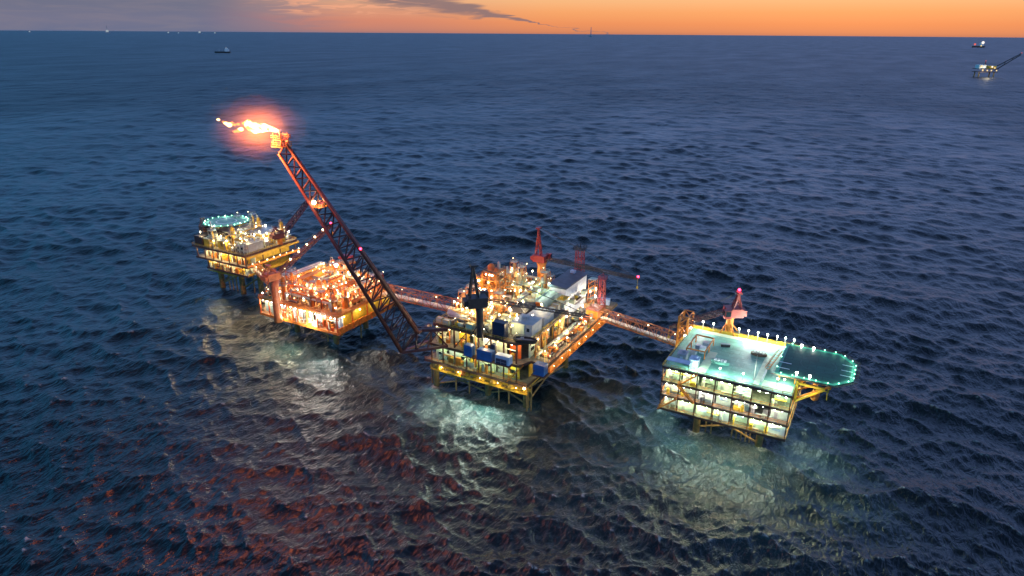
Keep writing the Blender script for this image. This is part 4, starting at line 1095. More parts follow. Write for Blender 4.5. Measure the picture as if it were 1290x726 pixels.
    occupy(-126, -113.3, 231, 246, 28); scatter('pale', -125.5, -118, 231.6, 245.2, 32.62, 4, ['pump_skid', 'valve_manifold', 'supply_box', 'equipment_cabin'], 'on the roof of the pale cream module', 66, hs=(.6, .8))
    for x, y in ((-125, 232), (-118.4, 236), (-125, 243), (-118.4, 245)): post('green', x, y, 32.6, 'on the roof of the pale cream module', 700, 0, .8)
    # white cabin with grey roof
    q = thing('site_cabin', 'pale walled cabin with grey side and flat grey roof behind the dark boat', 'cabin', (-110.2, 209.4, 28))
    m = MB(); m.box(-4.2, 1.2, -3.0, 5.5, 0, 5.0); m.build('wall', M['cream'], q)
    m = MB(); m.box(1.21, 4.2, -2.6, 5.5, 0, 5.0); m.build('annexe', M['grey'], q)
    m = MB(); m.box(-4.5, 4.5, -3.2, 5.8, 5.01, 5.3); m.cbox(-1, 2, 5.3, 2.4, 1.6, 1.0); m.build('roof', M['grey'], q)
    m = MB()
    for x in (-3.0, -.9): m.box(x, x + 1.1, -3.08, -3.004, .1, 2.3)
    m.build('door', M['cream'], q)
    m = MB(); m.box(1.9, 3.1, -2.68, -2.604, 2.2, 3.6); m.build('window', M['glass'], q)
    occupy(-115, -105.5, 206, 215.5, 28)
    # dark covered stacks
    q = thing('covered_stack', 'dark tarpaulin covered stack with sloping top behind the pale walled cabin', 'covered stack', (-120.5, 224.5, 28))
    m = MB(); m.add([(-5, -5, 0), (5, -5, 0), (5, 5, 0), (-5, 5, 0), (-4.6, -4.4, 2.2), (4.6, -4.6, 3.2), (4.4, 4.6, 4.8), (-3.6, 4.4, 3.6)], [(0, 3, 2, 1), (4, 5, 6), (4, 6, 7), (0, 1, 5, 4), (1, 2, 6, 5), (2, 3, 7, 6), (3, 0, 4, 7)]); m.build('tarpaulin', M['dark'], q)
    m = MB(); m.box(-5.2, 5.2, -5.2, -5.02, 0, .3); m.box(-5.2, 5.2, 5.02, 5.2, 0, .3); m.beam((-5, -3, 2.4), (5, 3, 4.3), .12); m.beam((-4, 4, 3.9), (4, -4, 3.4), .12); m.build('strapping', M['grey'], q)
    occupy(-126, -115, 219, 230, 28)
    q = thing('grey_cabin', 'low grey cabin with a wide flat roof beside the dark tarpaulin covered stack', 'cabin', (-111, 222.5, 28))
    m = MB(); m.box(-3.4, 4, -3.4, 5, 0, 3.2); m.build('wall', M['grey'], q); m = MB(); m.box(-3.7, 4.3, -3.7, 5.3, 3.21, 3.5); m.build('roof', M['grey'], q); m = MB(); m.box(-1, .2, -3.48, -3.404, .1, 2.3); m.build('door', M['white'], q)
    occupy(-115, -106.5, 218.5, 228, 28)
    # dark rescue boat
    q = thing('rescue_boat', 'dark hulled boat with grey open deck on the near right corner of the top deck', 'boat', (-106.0, 201.6, 28.3), .28)
    out = [(-4.6, 0), (-4.2, 1.2), (-2.6, 1.8), (1.6, 1.8), (3.8, 1.1), (4.8, 0), (3.8, -1.1), (1.6, -1.8), (-2.6, -1.8), (-4.2, -1.2)]
    m = MB(); n = len(out); inn = [(x * .84, y * .72) for x, y in out]; kl = [(x * .8, y * .5) for x, y in out]
    m.add([(x, y, 0) for x, y in kl] + [(x, y, 1.7) for x, y in out] + [(x, y, 1.7) for x, y in inn] + [(x, y, 1.0) for x, y in inn],
          [tuple(range(n - 1, -1, -1))] + [(a * n + i, a * n + (i + 1) % n, (a + 1) * n + (i + 1) % n, (a + 1) * n + i) for a in range(3) for i in range(n)]); m.build('hull', M['rubber'], q)
    m = MB(); m.prism(inn, .9, 1.04); m.build('inner_deck', M['grey'], q)
    m = MB(); m.cbox(-1.2, 0, 1.04, 1.2, 1.0, 1.0, 0, .1); m.build('console', M['grey'], q)
    m = MB()
    for x in (-2.6, 2.2): m.box(x - .2, x + .2, -1.4, 1.4, -.28, .25)
    m.build('cradle', M['brown'], q)
    # containers hung along the near edge
    container('narrow plain blue container, leftmost of the row at the near edge', -127.2, 196.6, 20.25, 3.4, 2.6, 4.4, M['blue'])
    container('long plain blue container next to the narrow blue one at the near edge', -120, 196.6, 20.25, 6.3, 2.6, 4.0, M['blue'])
    container('long light blue container with a dark open side at the near edge', -112.6, 197.2, 20.25, 6.0, 2.6, 3.4, M['lightblue'])
    q = thing('cargo_net', 'dark covered cargo hanging in the open side of the light blue container', 'cargo', (-112.8, 195.6, 20.4)); m = MB(); m.cbox(0, 0, 0, 4.4, .5, 2.0, 0, .12); m.build('cover', M['navy'], q); m = MB(); m.beam((-2.2, -.3, 1), (2.2, -.3, 1), .08); m.beam((0, -.3, .1), (0, -.3, 2), .08); m.build('strap', M['grey'], q)
    container('blue container with a pale end hanging off the near right corner', -99.4, 201.2, 17.4, 4.4, 3.4, 4.2, M['blue'])
    m = MB(off); m.box(-129.6, -109, 195.2, 198.2, 19.9, 20.2)
    for x in (-128, -121, -115, -110): m.beam((x, 198.2, 17), (x, 195.6, 19.9), .3)
    m.build('cargo_ledge', M['brown'], t)
    m = MB(off); m.box(-102.2, -96.6, 199.2, 203.6, 17.0, 17.35); m.build('cargo_ledge', M['brown'], t)
    container('tall dark navy container on the top deck above the blue row', -116.8, 201.9, 28.02, 5.2, 3.0, 6.4, M['navy'])
    container('small dark container standing behind the long blue one', -118.6, 200.2, 20.02, 1.8, 1.5, 5.4, M['navy'])
    occupy(-120, -113.5, 199.5, 204, 28)
    # lying grey tank
    q = thing('storage_tank', 'grey lying tank on saddles near the flare boom end of the top deck', 'tank', (-139.6, 207.2, 28), -.35)
    m = MB(); m.vessel((-4.6, 0, 2.0), (4.6, 0, 2.0), 1.5, 16); m.build('shell', M['grey'], q, True)
    for x in (-3, 3): m = MB(); m.box(x - .25, x + .25, -1.3, 1.3, 0, 1.2); m.build('saddle', M['brown'], q)
    m = MB(); m.box(-3.6, 3.6, -.4, .4, 3.52, 3.6); m.rail([(-3.6, -.4, 3.6), (3.6, -.4, 3.6)], 1.0); m.build('walkway', M['yellow'], q)
    occupy(-145, -134, 203.5, 211, 28)
    # orange process tower
    q = thing('process_tower', 'tall orange scaffolded process tower full of lamps behind the black crane', 'process tower', (-139.5, 233, 28))
    m = MB()
    for x in (-5.0, -1.6, 1.6, 5.0):
        for y in (-4, 4): m.beam((x, y, 0), (x, y, 13.6 if x > -4 else 10.5), .4)
    for z in (3.4, 6.8, 10.2, 13.4):
        x0 = -5 if z < 11 else -1.6
        for y in (-4, 4): m.beam((x0, y, z), (5, y, z), .3)
        for x in (x0, 5): m.beam((x, -4, z), (x, 4, z), .3)
        m.beam((x0, -4, z - 3.4), (x0 + 3.4, -4, z), .2); m.beam((5, -4, z - 3.4), (1.6, -4, z), .2); m.beam((5, -4, z - 3.4), (5, 4, z), .2)
    m.build('frame', M['orange'], q)
    for z in (3.4, 6.8, 10.2, 13.4):
        x0 = -4.9 if z < 11 else -1.5
        m = MB(); m.box(x0, 4.9, -3.9, 3.9, z + .16, z + .26); m.rail([(x0, -3.9, z + .2), (4.9, -3.9, z + .2), (4.9, 3.9, z + .2), (x0, 3.9, z + .2)], 1.1, True, 2.4); m.build('floor_grating', M['deckorange'], q)
    for x, y, r, h in ((-3.2, -1, 1.3, 11.8), (0, .5, 1.5, 16.2), (3.2, -.6, 1.2, 15.0), (2.6, 2.4, .7, 17.0)):
        m = MB(); m.lathe((x, y, 0), (0, 0, 1), [(0, r), (h - 1, r), (h - .4, r * .7), (h, .1)], 14); m.build('column_vessel', M['orange'] if r > 1 else M['steel'], q, True)
    for k in range(16):
        x, y, z = rnd.uniform(-4, 4.4), -4.3, 2.6 + 3.4 * (k % 4)
        if z > 11: x = abs(x)
        m = MB(); m.ball((x, y, z), .26, 7, 4); m.build('lamp', G['warm'] if k % 3 else G['white'], q)
        if k % 2 == 0: lamp_light((-139.5 + x, 233 + y - .9, 28 + z), 420, SOD)
    occupy(-145.5, -134, 228, 238, 28)
    # lattice masts and back corner
    lattice_mast('red lattice mast with dark top platform standing behind the tall light grey block', -116.0, 279 - 6.5, 20, 43.5, 1.9, M['brightred'], True, M['dark'])
    lattice_mast('slim red lattice mast at the bridge corner of the main platform', -101.6, 265.2, 19.6, 34.0, 1.3, M['brightred'])
    m = MB(off); m.box(-120, -98, 262.2, 276, 19.55, 20); m.beam((-120, 275.6, 19.4), (-98, 275.6, 19.4), .5, 1.1); m.beam((-98.2, 262, 19.2), (-98.2, 276, 19.2), .5, 1.2); m.beam((-98.3, 276, 19), (-104, 262, 12), .5); m.beam((-110, 276, 19), (-110, 262, 12), .5); m.build('rear_deck', M['deckorange'], t)
    q = thing('stair_tower', 'tan stair tower with dark landings between grey block and slim red mast', 'stair tower', (-108.2, 270.6, 20))
    m = MB()
    for x in (-1.5, 1.5):
        for y in (-1.5, 1.5): m.beam((x, y, 0), (x, y, 11.5), .25)
    for k in range(5): m.beam((-1.5, -1.5, k * 2.3), (1.5, -1.5, k * 2.3 + 2.3), .35); m.beam((1.5, 1.5, k * 2.3), (1.5, -1.5, k * 2.3 + 2.3), .2)
    m.build('frame', M['orange'], q)
    for k in range(5): m = MB(); m.box(-1.7, 1.7, -1.7, 1.7, k * 2.3 + 2.1, k * 2.3 + 2.3); m.build('landing', M['brown'] if k % 2 else M['cream'], q)
    for k in range(3): post('warm', -108.2 + 2.6 * (k - 1), 268.4, 20, 'round the stair tower behind the grey block', 350, -PI / 2, 1.2 + .5 * k)
    container('small light blue container at the far bridge corner of the main platform', -102.4, 271.6, 20.02, 4.4, 2.6, 2.7, M['lightblue'], .2)
    q = thing('bridge_cabin', 'orange frame cabin where the bridge leaves the main platform', 'cabin', (-101.2, 257, 20))
    m = MB(); m.box(-2.6, 2.6, -3.6, 3.6, 0, 3.4); m.build('wall', M['orange'], q); m = MB(); m.box(-2.9, 2.9, -3.9, 3.9, 3.41, 3.7); m.build('roof', M['redorange'], q); m = MB(); m.box(-.6, .6, -3.68, -3.605, .05, 2.2); m.build('door', M['steel'], q)
    lamp_light((-100, 250.5, 24), 900, SOD); lamp_light((-97.2, 252, 21.8), 400, SOD)
    occupy(-104, -98, 252.5, 261, 20)
    # clutter
    W = "on the main platform's top deck"
    scatter('warm', -145.5, -126, 204, 228, 28, 14, ['horizontal_vessel', 'pipe_rack', 'valve_manifold', 'vertical_vessel', 'scaffold_tower', 'pump_skid'], W, 3, .15)
    scatter('warm', -145.5, -120, 237, 261, 28, 20, ['vertical_vessel', 'pipe_rack', 'valve_manifold', 'scaffold_tower', 'generator_set', 'fan_cooler'], W, 4, .15, (.9, 1.5))
    scatter('pale', -145.5, -106, 201, 220, 28, 12, ['pump_skid', 'valve_manifold', 'equipment_cabin', 'supply_box', 'horizontal_vessel'], 'near the front edge of the main platform', 5, .15)
    scatter('pale', -145, -106, 202, 261, 28, 12, ['pump_skid', 'equipment_cabin', 'supply_box', 'valve_manifold'], 'among the lit cabins of the main platform', 6, .15)
    scatter('orange', -104, -98.6, 206, 251, 20, 9, ['pump_skid', 'valve_manifold', 'supply_box', 'equipment_cabin'], 'on the side deck behind the orange girder', 7, .15, hs=(.6, .8))
    scatter('pale', -109.6, -104, 239, 261, 20, 4, ['pump_skid', 'valve_manifold', 'supply_box'], 'at the foot of the tall light grey block', 77, .1, hs=(.6, .8))
    scatter('pale', -146, -121, 200.3, 206, 28, 7, ['supply_box', 'valve_manifold', 'pump_skid'], 'near the front edge of the main platform', 83, .05)
    pipe_runs(-104, -99, 206, 250, 20, 5, [M['orange'], M['cream'], M['steel']], 'along the side deck of the main platform', 81, 1.2, 2.6)
    pipe_runs(-145.5, -121, 200.8, 204, 28, 5, [M['brown'], M['cream'], M['yellow']], 'along the front edge of the main platform', 82, 1.0, 3.0)
    pipe_runs(-145, -121, 212, 260, 28, 14, [M['orange'], M['steel'], M['cream']], "over the main platform's top deck", 78)
    scatter_posts('warm', -145, -122, 204, 261, 28, 34, "among the pipes on the main platform's top deck", 8, 800, 1.0, 2.0)
    scatter_posts('warm', -140, -107, 202, 230, 28, 14, 'among the cabins of the main platform', 9, 1000, 1.0, 1.8)
    scatter_posts('warm', -104, -98.6, 207, 250, 20, 8, 'on the side deck of the main platform', 10, 800, .7, 1.0)

platform_M()
crane('black crane standing at the near edge of the main platform, boom lying to the right', (-123.7, 198.6, 28), 1.35, 12.5, (-92.5, 229, 31.5), 15.5, M['dark'], M['dark'], M['dark'], 1.45, False, 6.0, bw=.42, gw=.7)
crane('tall red crane behind the pale module, long boom reaching over the sea', (-130, 262, 28), 1.9, 10.5, (-85.6, 264.5, 37.5), 15.0, M['orange'], M['dark'], M['red'], 1.15, True, bw=.6, gw=.6)

# ======================= orange platform
def platform_C():
    off = (-221, 219, 0)
    t = thing('offshore_platform', 'orange lit process platform under the flare boom, packed with pipes', 'oil platform', off)
    P = [(-245, 200), (-197, 200), (-197, 240), (-245, 240)]
    decks(t, off, [12, 20], lambda k: P, [M['deckorange'], M['deckorange']], M['orange'], eh=1.1)
    m = MB(off); m.prism([(-252, 206), (-245.2, 203), (-245.2, 216), (-250, 215)], 15.5, 16.0); m.prism([(-252.5, 206), (-245.2, 202.5), (-245.2, 216), (-250.5, 216)], 11.2, 12); m.build('side_deck', M['deckorange'], t)
    rails(t, off, [(-245.2, 202.5, 12), (-252.4, 206, 12), (-250.4, 216, 12)], False, M['orange'])
    pts = [(x, 200.3) for x in arange(-244.6, -197.4, 8)] + [(-197.4, y) for y in (210, 220, 230, 239.6)] + [(-244.6, y) for y in (212, 226, 239.6)]
    columns(t, off, pts, 12, 19.4, M['redorange'], .5)
    m = MB(off); m.box(-196.8, -196.4, 200, 240.2, 11.3, 14.2)
    for k in range(10): m.box(-196.39, -196.1, 200.6 + k * 4.2, 201 + k * 4.2, 11.3, 14.2)
    m.build('side_girder', M['orange'], t)
    xs = arange(-244.6, -197.4, 8)
    for i in range(8):
        m = MB(off); m.box(xs[i] + .3, xs[i + 1] - .3, 203 + (i % 3), 203.3 + (i % 3), 12, 18.8); m.build('wall_panel', (M['cream'], M['white'], M['orange'], M['white'])[i % 4], t)
    m = MB(off); m.box(-199, -198.7, 204, 238, 12, 18.8); m.build('wall_panel', M['yellow'], t)
    innards(t, off, -244, -199, 200.8, 203, 12, 6, 12, [M['orange'], M['redorange'], M['steel'], M['cream']], 80)
    lamps(t, off, [(x + s, 200.9, 18.3) for x in xs[:-1] for s in (1.6, 4.4)], 'white', .28, 1200, 2, -.7, (0, -.5))
    lamps(t, off, [(-197.6, y, 18) for y in (205, 215, 225, 235)], 'warm', .24, 700, 1, -.6, (.8, 0))
    rails(t, off, [(-245, 240, 20), (-245, 200, 20), (-197, 200, 20), (-197, 240, 20)], True, M['orange'])
    L6 = [(-208.6, 210.2), (-234.6, 211.6), (-208, 230), (-234.5, 231)]
    legs(t, off, L6, 1.3, 11.4, M['legsteel'])
    m = MB(off)
    for a, b in ((0, 1), (2, 3), (0, 2), (1, 3)): m.tube(L6[a] + (2,), L6[b] + (8.5,), .4, 8)
    m.build('brace', M['legsteel'], t)
    for x, y in ((-212.5, 209), (-237.5, 211), (-204, 222)):
        m = MB(off); m.tube((x, y, -6), (x, y, 11.4), .35, 8); m.build('conductor_pipe', M['legsteel'], t)
    for x, y, z, tx, ty, e, c in ((-203, 199, 11, -201, 189, 1.4, WHITE), (-222, 199, 11, -224, 190, .9, (1, .95, .6)), (-238, 199, 11, -240, 190, .5, (1, .9, .6)), (-195, 215, 11, -188, 212, .35, WHITE)):
        flood_light((x, y, z), (tx, ty, 0), FL_C * e, c, 100, .6)
    lamp_light((-213, 198.6, 14.5), 15000, WHITE, .5); lamp_light((-228, 198.8, 13.5), 2500, (1, .9, .6), .5)
    # upper structure
    q = thing('pipe_gallery', 'long orange box gallery lying across the top of the orange platform', 'pipe gallery', (-231.5, 224, 20))
    m = MB(); m.box(-1.6, 1.6, -10.5, 10.5, 4.4, 7.0); m.build('casing', M['orange'], q)
    m = MB()
    for y in (-9, -3, 3, 9):
        for x in (-1.4, 1.4): m.beam((x, y, 0), (x, y, 4.4), .35)
    m.build('support', M['redorange'], q)
    m = MB(); m.rail([(-1.5, -10.4, 7.0), (-1.5, 10.4, 7.0)], 1.1); m.rail([(1.5, -10.4, 7.0), (1.5, 10.4, 7.0)], 1.1); m.build('railing', M['yellow'], q)
    occupy(-233.5, -229.5, 213, 235, 20)
    q = thing('pipe_rack', 'long rack of pale pipes beside the orange box gallery', 'pipe rack', (-241, 226, 20))
    m = MB()
    for y in (-12, -4, 4, 12):
        for x in (-2.4, 2.4): m.beam((x, y, 0), (x, y, 6), .3)
        for z in (3.2, 5.9): m.beam((-2.6, y, z), (2.6, y, z), .3)
    for x in (-2.4, 2.4): m.beam((x, -12, 5.9), (x, 12, 5.9), .28)
    m.build('frame', M['orange'], q)
    for k in range(5): m = MB(); m.tube((-2 + k, -13, 6.3), (-2 + k, 13, 6.3), .22 + .06 * (k % 2), 8); m.build('pipe', M['white'] if k % 2 else M['steel'], q)
    for k in range(3): m = MB(); m.tube((-1.6 + 1.6 * k, -13, 3.7), (-1.6 + 1.6 * k, 13, 3.7), .35, 8); m.build('pipe', M['orange'], q)
    occupy(-244.6, -237.5, 212, 240, 20)
    q = thing('process_tower', 'orange process tower with a red top at the back of the orange platform', 'process tower', (-223, 236, 20))
    m = MB()
    for x in (-3, 3):
        for y in (-3, 3): m.beam((x, y, 0), (x, y, 10), .35)
    for z in (3.3, 6.6, 9.9):
        for s in (-3, 3): m.beam((-3, s, z), (3, s, z), .25); m.beam((s, -3, z), (s, 3, z), .25)
        m.beam((-3, -3, z - 3.3), (3, -3, z), .18); m.beam((3, -3, z - 3.3), (3, 3, z), .18)
    m.build('frame', M['orange'], q)
    for z in (3.3, 6.6, 9.9): m = MB(); m.box(-2.9, 2.9, -2.9, 2.9, z + .14, z + .24); m.rail([(-2.9, -2.9, z + .2), (2.9, -2.9, z + .2), (2.9, 2.9, z + .2)], 1.1); m.build('floor_grating', M['deckorange'], q)
    m = MB(); m.lathe((0, 0, 0), (0, 0, 1), [(0, 1.5), (11, 1.5), (11.8, .9), (12, .1)], 14); m.build('column_vessel', M['steel'], q, True)
    m = MB(); m.box(-2.6, 2.6, -2.6, 2.6, 12.05, 13.2); m.build('top_house', M['red'], q)
    m = MB(); m.ball((-3.4, -3.4, 9), .95, 10, 6); m.build('flood_lamp', G['white'], q); lamp_light((-226.4, 231.2, 28.6), 2600, WHITE)
    occupy(-226.5, -219.5, 232.5, 239.5, 20)
    W = "on the orange platform's crowded deck"
    scatter('orange', -244, -198, 202, 240, 20, 44, ['horizontal_vessel', 'pipe_rack', 'valve_manifold', 'vertical_vessel', 'scaffold_tower', 'pump_skid', 'fan_cooler'], W, 21, .1, (.9, 1.5))
    pipe_runs(-243, -199, 203, 239, 20, 14, [M['orange'], M['redorange'], M['steel'], M['cream']], 'over the orange platform', 79, 3, 7)
    scatter('warm', -244, -198, 201, 240, 20, 26, ['valve_manifold', 'supply_box', 'pump_skid', 'equipment_cabin'], W, 22, .1)
    scatter_posts('sodium', -244, -198, 202, 239, 20, 40, "among the pipes of the orange platform", 23, 1500, 1.0, 2.2)
    scatter_posts('warm', -244, -198, 204, 238, 20, 18, 'between the vessels of the orange platform', 25, 1500, .9, 1.7)
    scatter_posts('white', -244, -198, 201, 206, 20, 6, 'along the near edge of the orange platform', 24, 300, .6, .8)
    for x, y in ((-250.5, 207), (-249, 213), (-247, 206)): post('white', x, y, 16 if x != -247 else 12, 'on the small side deck of the orange platform', 380, 0, .7)

platform_C()
crane('rusty orange crane on a tall column at the near left corner of the orange platform', (-230, 197.2, 11.6), 1.7, 20.5, (-225.0, 230.6, 49.8), 6.5, M['rustorange'], M['maroon'], M['rustorange'], 1.2, True, 0, 5, bw=.8)

# ======================= far left platform
def platform_L():
    off = (-302, 244, 0)
    t = thing('offshore_platform', 'farthest yellow lit platform with a small green ringed helideck', 'oil platform', off)
    X0, X1, Y0, Y1 = -322, -282, 226, 262
    Z = [14, 20, 26]
    polys = [[(X0 + 5, Y0 + 2), (X1 - 3, Y0 + 2), (X1 - 3, Y1 - 2), (X0 + 5, Y1 - 2)], [(X0, Y0), (X1, Y0), (X1, Y1), (X0, Y1)], [(X0 - 2, Y0), (X1 - 1, Y0), (X1 - 1, Y1), (X0 - 2, Y1)]]
    decks(t, off, Z, lambda k: polys[k], [M['deckdirty'], M['deckdirty'], M['deckdirty']], M['brown'])
    pts = [(x, Y0 + .6) for x in arange(X0 + 1, X1 - 1.5, 6)] + [(X1 - 1.4, y) for y in (238, 250, 261)] + [(X0 + 1, y) for y in (238, 250, 261)]
    columns(t, off, pts, 20, 25.4, M['brown'], .45)
    columns(t, off, [(x, Y0 + 2.6) for x in (-316, -307, -298, -289)] + [(-286, 240), (-286, 258)], 14, 19.4, M['brown'], .45)
    for k, z in enumerate((14, 20)):
        for i in range(5):
            x0 = X0 + 4 + i * 7.2
            m = MB(off); m.box(x0, x0 + 6.6, Y0 + 4 + (i + k) % 3, Y0 + 4.3 + (i + k) % 3, z, z + 5); m.build('wall_panel', (M['yellow'], M['cream'], M['cream'])[(i + k) % 3], t)
        m = MB(off); m.box(X1 - 4.6, X1 - 4.3, Y0 + 4, Y1 - 3, z, z + 5); m.build('wall_panel', M['yellow'], t)
        innards(t, off, X0 + 5, X1 - 4, Y0 + 2.2, Y0 + 4, z, 5, 10, [M['yellow'], M['cream'], M['orange'], M['brown']], 90 + k)
        lamps(t, off, [(x, Y0 + 1.4 + (2 if k == 0 else 0), z + 4.8) for x in arange(X0 + 6, X1 - 5, 6)], 'warm', .26, 1700, 1, -.7, (0, -.6))
    for k in range(3):
        m = MB(off); m.beam((X1 + .3, Y0, 15.6 + 4.6 * k), (X1 + .3, Y1, 15.6 + 4.6 * k), .7, .9); m.build('side_girder', M['yellow'] if k != 1 else M['orange'], t)
    lamps(t, off, [(X1 + .9, Y0 + 3 + 4.6 * k, 21.2) for k in range(8)], 'warm', .2, 700, 1, .1, (1.6, 0))
    rails(t, off, [(X0 - 2, Y0, 26), (X1 - 1, Y0, 26), (X1 - 1, Y1, 26), (X0 - 2, Y1, 26)])
    m = MB(off); m.box(-318, -296, Y0 + 3, Y0 + 6, 11.6, 12.0); m.rail([(-318, Y0 + 3, 12), (-296, Y0 + 3, 12)]); m.build('boat_landing', M['yellow'], t)
    L6 = [(-317, 236), (-300.3, 236), (-288, 238), (-317, 254), (-300, 254), (-288, 254)]
    legs(t, off, L6, 1.5, 13.4, M['legsteel'])
    m = MB(off)
    for a, b in ((0, 1), (1, 2), (0, 3), (3, 4), (2, 5)): m.tube(L6[a] + (2,), L6[b] + (10,), .45, 8)
    m.build('brace', M['legsteel'], t)
    for x, y in ((-311, 236), (-308, 236), (-305, 236), (-296, 240)): m = MB(off); m.tube((x, y, -6), (x, y, 13), .35, 8); m.build('conductor_pipe', M['legsteel'], t)
    flood_light((-305, 225, 12), (-303, 214, 0), FL_L, (1, .9, .55), 110); flood_light((-280, 235, 13), (-270, 226, 0), FL_L, (1, .85, .55), 110)
    # upper modules
    for (x, y, sx, sy, h, mm, lab) in ((-312, 243, 14, 14, 7.4, M['cream'], 'pale block carrying the small green ringed helideck'), (-297, 252, 12, 12, 5.5, M['yellow'], 'yellow block beside the small green ringed helideck'), (-290, 236, 9, 10, 4.2, M['cream'], 'low cream block at the near right corner of the farthest platform')):
        q = thing('module_block', lab, 'module', (x, y, 26)); hx, hy = sx / 2, sy / 2
        m = MB(); m.box(-hx, hx, -hy, hy, 0, h); m.build('wall', mm, q)
        m = MB(); m.box(-hx - .4, hx + .4, -hy - .4, hy + .4, h + .01, h + .35); m.rail([(-hx, -hy, h + .3), (hx, -hy, h + .3), (hx, hy, h + .3), (-hx, hy, h + .3)], 1.1, True); m.build('roof', M['steel'], q)
        m = MB(); n = int(sx / 2.6)
        for i in range(n):
            for j in range(int(h / 2.6)): m.box(-hx + .8 + i * 2.5, -hx + 2.1 + i * 2.5, -hy - .08, -hy - .004, 1 + j * 2.6, 2.3 + j * 2.6)
        m.build('window', M['glass'], q)
        m = MB(); m.box(-hx - .1, hx + .1, -hy - 1.3, -hy - .1, 2.7, 2.85); m.rail([(-hx, -hy - 1.25, 2.85), (hx, -hy - 1.25, 2.85)], 1.1); m.build('balcony', M['orange'], q)
        occupy(x - hx - .5, x + hx + .5, y - hy - .5, y + hy + .5, 26)
    q = thing('dark_module', 'dark brown louvred block at the left end of the farthest platform', 'module', (-321, 232, 26)); m = MB(); m.box(-3, 3.4, -4, 4, 0, 4.4); m.build('wall', M['brown'], q); m = MB(); m.box(-3.3, 3.7, -4.3, 4.3, 4.41, 4.7); m.build('roof', M['dark'], q)
    m = MB()
    for k in range(6): m.box(-2.6, 3, -4.12, -4.004, .6 + k * .6, .9 + k * .6)
    m.build('louvre', M['dark'], q); occupy(-325, -317, 227, 237, 26)
    W = 'on the farthest platform'
    pipe_runs(-306, -285, 229, 259, 26, 8, [M['yellow'], M['steel'], M['cream']], 'over the farthest platform', 80, 4, 7)
    scatter('yellow', -321, -284, 227, 261, 26, 40, ['horizontal_vessel', 'pipe_rack', 'valve_manifold', 'vertical_vessel', 'scaffold_tower', 'pump_skid', 'generator_set', 'equipment_cabin'], W, 31, .1, (1, 1.7))
    scatter_posts('warm', -321, -284, 227, 261, 26, 34, 'on the crowded top of the farthest platform', 32, 1900, 1.0, 2.0)
    scatter_posts('white', -306, -284, 240, 261, 26, 8, 'along the far side of the farthest platform', 33, 1200, 1.2, 1.7)
    # helideck
    hz = 36.0; ho = (-316.5, 244, hz)
    h = thing('helideck', 'small round grey helideck ringed by green lights on the farthest platform', 'helideck', ho)
    pl = ngon(-316.5, 244, 11.5, 8, PI / 8)
    m = MB(ho); m.prism(pl, hz - .5, hz); m.build('landing_deck', M['helipale'], h)
    m = MB(ho); m.ring((-316.5, 244), 5, 5.6, hz + .005, hz + .01, 28); m.build('landing_mark', M['heliline'], h)
    m = MB(ho); o2 = ngon(-316.5, 244, 12.8, 8, PI / 8)
    for i in range(8):
        j = (i + 1) % 8; m.beam(o2[i] + (hz + .1,), o2[j] + (hz + .1,), .2); m.beam(pl[i] + (hz - .3,), o2[i] + (hz + .1,), .14)
        m.add([pl[i] + (hz - .25,), pl[j] + (hz - .25,), o2[j] + (hz + .05,), o2[i] + (hz + .05,)], [(0, 1, 2, 3)])
    m.build('safety_net', M['heliedge'], h)
    for k in range(20):
        x, y = -316.5 + 11.3 * math.cos(k * PI / 10), 244 + 11.3 * math.sin(k * PI / 10)
        m = MB(ho); m.ball((x, y, hz + .35), .24, 7, 4); m.build('edge_lamp', G['heli'] if k % 4 else G['green'], h)
        if k % 4 == 0: lamp_light((-316.5 + .85 * (x + 316.5), 244 + .92 * (y - 244), hz + 1.6), 420, (.6, 1, .8))
    m = MB(ho)
    for a in pl[::2]: m.beam((a[0], a[1], hz - .5), (-316.5 + (a[0] + 316.5) * .55, 244 + (a[1] - 244) * .55, 33.6), .5)
    m.beam((-327, 244, hz - .9), (-306, 244, hz - .9), .5, .8); m.beam((-316.5, 234, hz - 1.0), (-316.5, 254, hz - 1.0), .5, .6); m.build('support_frame', M['yellow'], h)

platform_L()
crane('dark crane with its boom laid flat across the front of the farthest platform', (-326, 241 - 4, 26), 1.2, 5.0, (-299.5, 232.5, 32.0), 6.5, M['brown'], M['dark'], M['brown'], 1.0, False)
crane('maroon crane on the right end of the farthest platform with boom raised', (-284, 251, 26), 1.4, 3.5, (-278.2, 272, 49.0), 6.0, M['orange'], M['maroon'], M['maroon'], 1.15, False)

# ======================= bridges
bridge('long rusty orange truss bridge between main and green decked platforms', (-96.8, 254.6, 20.2), (-60.1, 243, 21.2), 3.2, 4.2, M['rustorange'], 'warm', 12, power=260)
bridge('rusty truss bridge between the orange platform and the main platform', (-196, 231, 20.2), (-148.2, 231, 20.2), 5.0, 4.4, M['rustorange'], 'sodium', 12, power=330)
bridge('short orange truss bridge joining the farthest platform to the orange platform', (-281.6, 231, 17), (-245.4, 214, 16.2), 3.0, 3.8, M['rustorange'], 'sodium', 10, power=380)

